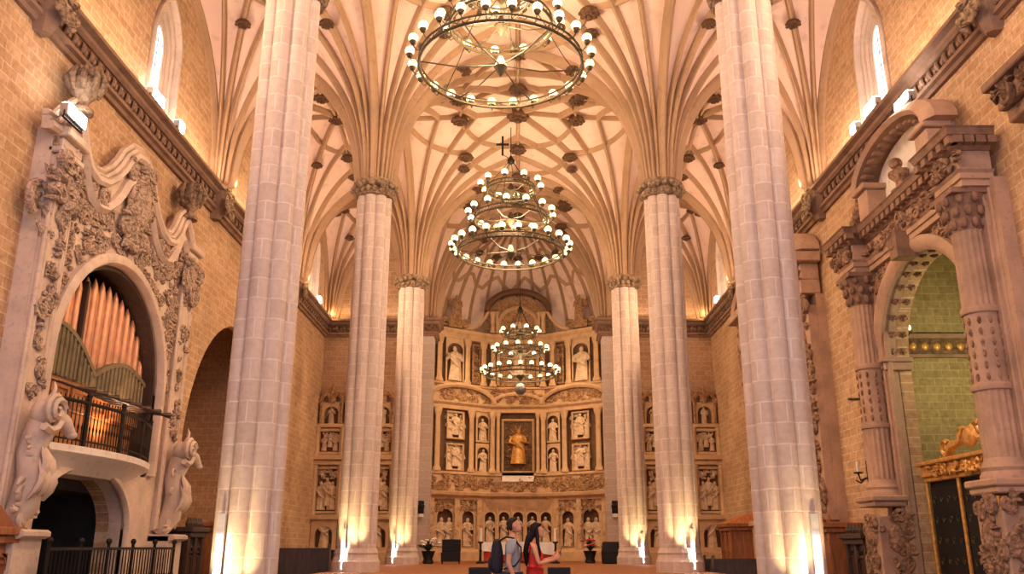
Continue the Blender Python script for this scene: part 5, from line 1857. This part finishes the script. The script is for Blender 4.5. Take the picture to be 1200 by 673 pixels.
def face(H, parent, k=1.0):
    mb = MB(ID)
    for s in (-1, 1):
        mb.ball(H(.078, s * .030, .018), .0125 * k, 8, 6)
    mb.build('eyes', 'eyew', parent, smooth=True)
    mb = MB(ID)
    for s in (-1, 1):
        mb.ball(H(.089, s * .030, .018), .006 * k, 6, 5)
        mb.tube([H(.085, s * .048, .040), H(.092, s * .03, .045), H(.09, s * .014, .040)], .0042 * k, 5)
    mb.build('brows', 'hairb', parent, smooth=True)
    mb = MB(ID)
    mb.tube([H(.084, -.024, -.062), H(.094, 0, -.058), H(.084, .024, -.062)], [.004 * k, .0075 * k, .004 * k], 6)
    mb.build('mouth', 'lips', parent, smooth=True)

PY = 14.0
# ---- man
ox, oy, oz = -.10, PY, 0.0
root = tag(bpy.data.objects.new('person', None), 'person in grey t-shirt with dark backpack, seen from the side looking up to the right', 'person')
COL.objects.link(root); root.location = (ox, oy, oz)
S = 1.015
def W(x, y, z):
    return (ox + x * S, oy + y * S, oz + z * S)
def Lc(x, y, z):
    return (x * S, y * S, z * S)
J = {'pel': (0, 0, .95), 'wa': (.015, 0, 1.1), 'ch': (.02, 0, 1.3), 'ck': (.0, 0, 1.43), 'nk': (.01, 0, 1.52), 'nt': (.03, 0, 1.60),
     'hL': (0, .10, .9), 'kL': (.05, .11, .5), 'aL': (-.02, .11, .09), 'tL': (.15, .12, .04), 'hR': (0, -.10, .9), 'kR': (.02, -.11, .5), 'aR': (-.08, -.11, .09), 'tR': (.09, -.12, .04),
     'sL': (0, .19, 1.43), 'eL': (-.03, .25, 1.14), 'wL': (.1, .24, .92), 'sR': (0, -.19, 1.43), 'eR': (-.05, -.25, 1.14), 'wR': (.06, -.25, .90)}
R_ = {'pel': (.15, .12), 'wa': (.14, .11), 'ch': (.165, .12), 'ck': (.12, .09), 'nk': .058, 'nt': .055, 'hL': .09, 'kL': .062, 'aL': .042, 'tL': .035, 'hR': .09, 'kR': .062, 'aR': .042, 'tR': .035,
      'sL': .062, 'eL': .042, 'wL': .028, 'sR': .062, 'eR': .042, 'wR': .028}
ED = [('pel', 'wa'), ('wa', 'ch'), ('ch', 'ck'), ('ck', 'nk'), ('nk', 'nt'), ('pel', 'hL'), ('hL', 'kL'), ('kL', 'aL'), ('aL', 'tL'), ('pel', 'hR'), ('hR', 'kR'), ('kR', 'aR'), ('aR', 'tR'), ('ck', 'sL'), ('sL', 'eL'), ('eL', 'wL'), ('ck', 'sR'), ('sR', 'eR'), ('eR', 'wR')]
def grow(name, keys, mat, parent, scale=1.0, over=None, extra=None, root_k='pel', JJ=None, RR=None):
    JJ, RR = JJ or J, RR or R_
    ks = list(keys)
    ed = [(ks.index(a), ks.index(b)) for a, b in ED if a in ks and b in ks]
    rr = []
    for k in ks:
        r = over[k] if over and k in over else RR[k]
        rr.append(tuple(q * scale for q in r) if isinstance(r, tuple) else r * scale)
    return skinned(name, [Lc(*JJ[k]) for k in ks], ed, rr, mat, parent, 2, ks.index(root_k), extra)
ex = MB(ID)
HC = Lc(.045, 0, 1.685)
H = head_mesh(ex, HC, .42)
hand(ex, Lc(*J['wR']), (.15, 0, -1), (-.3, -1, 0), .19, .35, 1)
hand(ex, Lc(*J['wL']), (.3, 0, -1), (0, 1, .2), .19, .35, -1)
body = grow('body', J.keys(), 'skin', root, 1.0, extra=ex)
for v in ():
    pass
face(lambda x, y, z: tuple(Vector(H(x, y, z)) + Vector((ox, oy, oz))), root)
sh = dict(J); sh['eL'] = (-.018, .225, 1.24); sh['eR'] = (-.03, -.225, 1.24); sh['pel'] = (0, 0, .93)
grow('t_shirt', ['pel', 'wa', 'ch', 'ck', 'sL', 'eL', 'sR', 'eR'], 'shirt', root, 1.12, {'eL': .062, 'eR': .062, 'sL': .075, 'sR': .075, 'pel': (.165, .14)}, JJ=sh)
jn = dict(J); jn['aL'] = (-.02, .11, .1); jn['aR'] = (-.08, -.11, .1)
grow('trousers', ['pel', 'hL', 'kL', 'aL', 'hR', 'kR', 'aR'], 'jeans', root, 1.18, {'aL': .055, 'aR': .055, 'kL': .07, 'kR': .07}, JJ=jn)
for sgn, a, t in ((1, J['aL'], J['tL']), (-1, J['aR'], J['tR'])):
    mb = MB(W); mb.tube([(a[0] - .06, a[1], .045), (a[0], a[1], .05), (t[0], t[1], .04), (t[0] + .05, t[1], .03)], [.045, .055, .05, .025], 10); mb.build('shoe', 'pack', root, smooth=True)
mb = MB(lambda x, y, z: tuple(Vector(H(x, y, z)) + Vector((ox, oy, oz))))
rows = [(-.045, -.03, -.098, .05), (-.01, -.025, -.106, .074), (.03, .02, -.110, .080), (.062, .080, -.110, .082), (.095, .084, -.100, .075), (.118, .05, -.07, .052), (.13, .01, -.03, .02)]
mb.rings([[((f + b) / 2 + (f - b) / 2 * math.cos(a), w * math.sin(a), z + .004 * math.sin(9 * a)) for a in (2 * PI * i / 20 for i in range(20))] for z, f, b, w in rows])
mb.build('hair', 'hair', root, smooth=True)
# backpack on his back (carried, so a thing of its own)
bp = thing('backpack', (ox - .25, oy, 1.05 - E), 'dark backpack on the back of the person in the grey t-shirt', 'backpack')
mb = MB(W)
mb.rings([[(-.225 + dx * .8 * math.cos(a), .17 * wy * math.copysign(abs(math.sin(a)) ** .7, math.sin(a)), z) for a in (2 * PI * i / 20 for i in range(20))] for z, dx, wy in ((.98, .06, .8), (1.0, .1, .95), (1.1, .125, 1), (1.25, .12, 1), (1.38, .10, .95), (1.46, .07, .8), (1.49, .03, .5))])
mb.build('bag', 'pack', bp, smooth=True)
mb = MB(W)
mb.rings([[(-.315 + dx * .8 * math.cos(a), .13 * wy * math.sin(a), z) for a in (2 * PI * i / 16 for i in range(16))] for z, dx, wy in ((1.02, .03, .8), (1.05, .055, 1), (1.18, .055, 1), (1.22, .03, .8))])
mb.build('front_pocket', 'pack', bp, smooth=True)
for s in (-1, 1):
    mb = MB(W)
    pth = [(-.2, s * .11, 1.45), (-.08, s * .12, 1.52), (.03, s * .125, 1.50), (.145, s * .135, 1.36), (.15, s * .15, 1.22), (.06, s * .19, 1.1), (-.12, s * .17, 1.05)]
    mb.tube(pth, .026, 6, flat=.5)
    mb.build('strap', 'pack', bp, smooth=True)

# ---- woman
ox, oy, oz = .25, PY + .15, 0.0
root = tag(bpy.data.objects.new('person', None), 'person with long dark hair in a sleeveless red dress holding a phone out in front', 'person')
COL.objects.link(root); root.location = (ox, oy, oz)
S = .985
J = {'pel': (0, 0, .95), 'wa': (.02, 0, 1.1), 'ch': (.035, 0, 1.28), 'ck': (.0, 0, 1.42), 'nk': (.005, 0, 1.51), 'nt': (.03, 0, 1.59),
     'hL': (0, .09, .9), 'kL': (.06, .09, .5), 'aL': (-.02, .09, .09), 'tL': (.14, .1, .035), 'hR': (0, -.09, .9), 'kR': (.02, -.09, .5), 'aR': (-.09, -.09, .09), 'tR': (.07, -.1, .035),
     'sL': (0, .16, 1.42), 'eL': (.10, .20, 1.18), 'wL': (.33, .12, 1.25), 'sR': (0, -.16, 1.42), 'eR': (.07, -.22, 1.16), 'wR': (.31, -.13, 1.22)}
R_ = {'pel': (.15, .12), 'wa': (.115, .095), 'ch': (.14, .115), 'ck': (.10, .075), 'nk': .046, 'nt': .044, 'hL': .09, 'kL': .058, 'aL': .036, 'tL': .03, 'hR': .09, 'kR': .058, 'aR': .036, 'tR': .03,
      'sL': .05, 'eL': .036, 'wL': .023, 'sR': .05, 'eR': .036, 'wR': .023}
ex = MB(ID)
HC = Lc(.055, 0, 1.665)
H = head_mesh(ex, HC, .12, .95)
hand(ex, Lc(*J['wR']), (.7, .35, .6), (.3, -1, 0), .17, .7, 1)
hand(ex, Lc(*J['wL']), (.75, -.2, .5), (.3, 1, 0), .17, .7, -1)
grow('body', J.keys(), 'skinw', root, 1.0, extra=ex)
face(lambda x, y, z: tuple(Vector(H(x, y, z)) + Vector((ox, oy, oz))), root, .95)
dj = dict(J); dj['ck'] = (.015, 0, 1.36); dj['hL'] = (0, .04, .8); dj['hR'] = (0, -.04, .8)
ED0 = ED
ED = [('pel', 'wa'), ('wa', 'ch'), ('ch', 'ck'), ('pel', 'hem0'), ('hem0', 'hem')]
dj['hem0'] = (.0, 0, .75); dj['hem'] = (.0, 0, .5)
grow('dress', ['pel', 'wa', 'ch', 'ck', 'hem0', 'hem'], 'dress', root, 1.12, {'hem0': (.17, .15), 'hem': (.2, .18), 'ck': (.11, .09), 'ch': (.145, .125)}, JJ=dj)
ED = ED0
mb = MB(W)
for s in (-1, 1):
    mb.tube([(-.085, s * .085, 1.33), (-.06, s * .09, 1.44), (.0, s * .095, 1.475), (.07, s * .09, 1.43), (.11, s * .08, 1.32)], .016, 6)
mb.build('dress_straps', 'dress', root, smooth=True)
for a, t in ((J['aL'], J['tL']), (J['aR'], J['tR'])):
    mb = MB(W); mb.tube([(a[0] - .05, a[1], .04), (a[0], a[1], .045), (t[0], t[1], .035), (t[0] + .04, t[1], .025)], [.038, .045, .042, .02], 10); mb.build('shoe', 'pack', root, smooth=True)
# long hair: cap on the skull and a thick fall down the back
mb = MB(lambda x, y, z: tuple(Vector(H(x, y, z)) + Vector((ox, oy, oz))))
rows = [(-.10, -.02, -.11, .07), (-.05, -.01, -.122, .086), (.0, .0, -.126, .092), (.04, .05, -.124, .092), (.075, .085, -.116, .084), (.11, .07, -.09, .064), (.13, .02, -.05, .034), (.138, -.01, -.03, .01)]
mb.rings([[((f + b) / 2 + (f - b) / 2 * math.cos(a), w * math.sin(a) * (1 + .03 * math.sin(14 * a)), z) for a in (2 * PI * i / 28 for i in range(28))] for z, f, b, w in rows])
mb.T = W
fall = [(1.64, -.02, .075, .092), (1.56, -.06, .07, .10), (1.46, -.10, .055, .115), (1.36, -.125, .045, .12), (1.26, -.125, .04, .11), (1.18, -.12, .03, .085), (1.12, -.115, .012, .04)]
mb.rings([[(cx + dx * math.cos(a), wy * math.sin(a) * (1 + .05 * math.sin(11 * a + z * 8)), z) for a in (2 * PI * i / 26 for i in range(26))] for z, cx, dx, wy in fall[::-1]])
# locks falling in front of the shoulder
mb.tube([(.05, -.085, 1.70), (.055, -.10, 1.58), (.06, -.13, 1.44), (.09, -.12, 1.32), (.1, -.11, 1.24)], [.02, .03, .03, .024, .006], 8)
mb.build('hair', 'hairb', root, smooth=True)
ph = thing('phone', W(.44, 0, 1.33 - E / .985), 'dark phone held up in front by the person in the red dress', 'phone')
ph.location = W(.43, -.01, 1.36)
mb = MB(ID)
c = Vector(W(.43, -.01, 1.36)); t = .35
pts = []
for a, b in ((-.004, -.075), (.004, -.075), (.004, .075), (-.004, .075)):
    pts.append((a * math.cos(t) + b * math.sin(t), b * math.cos(t) - a * math.sin(t)))
mb.rings([[(c.x + p, c.y + yy, c.z + q) for p, q in pts] for yy in (-.038, .038)])
mb.build('case', 'black', ph, bevel=.002)
mb = MB(ID)
pts = [(a * math.cos(t) + b * math.sin(t), b * math.cos(t) - a * math.sin(t)) for a, b in ((-.0055, -.068), (-.0045, -.068), (-.0045, .068), (-.0055, .068))]
mb.rings([[(c.x + p, c.y + yy, c.z + q) for p, q in pts] for yy in (-.033, .033)])
mb.build('screen', M['phonescreen'] if 'phonescreen' in M else 'silver', ph)

# ================================================================== camera and world
cam = bpy.data.cameras.new('camera')
cam.sensor_width = 36
cam.lens = 36 * 1007 / 1200
cam.shift_x = -7 / 1200
cam.clip_end = 200
co = bpy.data.objects.new('camera', cam); COL.objects.link(co)
co.location = (0, 0, E)
co.rotation_euler = (PI / 2 + math.radians(16.8), 0, 0)
bpy.context.scene.camera = co

w = bpy.data.worlds.new('world'); w.use_nodes = True
bg = w.node_tree.nodes['Background']
bg.inputs[0].default_value = (.86, .80, 1.0, 1)
bg.inputs[1].default_value = 1.6
bpy.context.scene.world = w
sc = bpy.context.scene
sc.view_settings.view_transform = 'Standard'
sc.view_settings.look = 'None'
sc.view_settings.exposure = 0.3
sc.view_settings.gamma = 1.0
sc.view_settings.use_curve_mapping = False
sc.cycles.max_bounces = 6
sc.cycles.diffuse_bounces = 4
sc.cycles.use_denoising = True
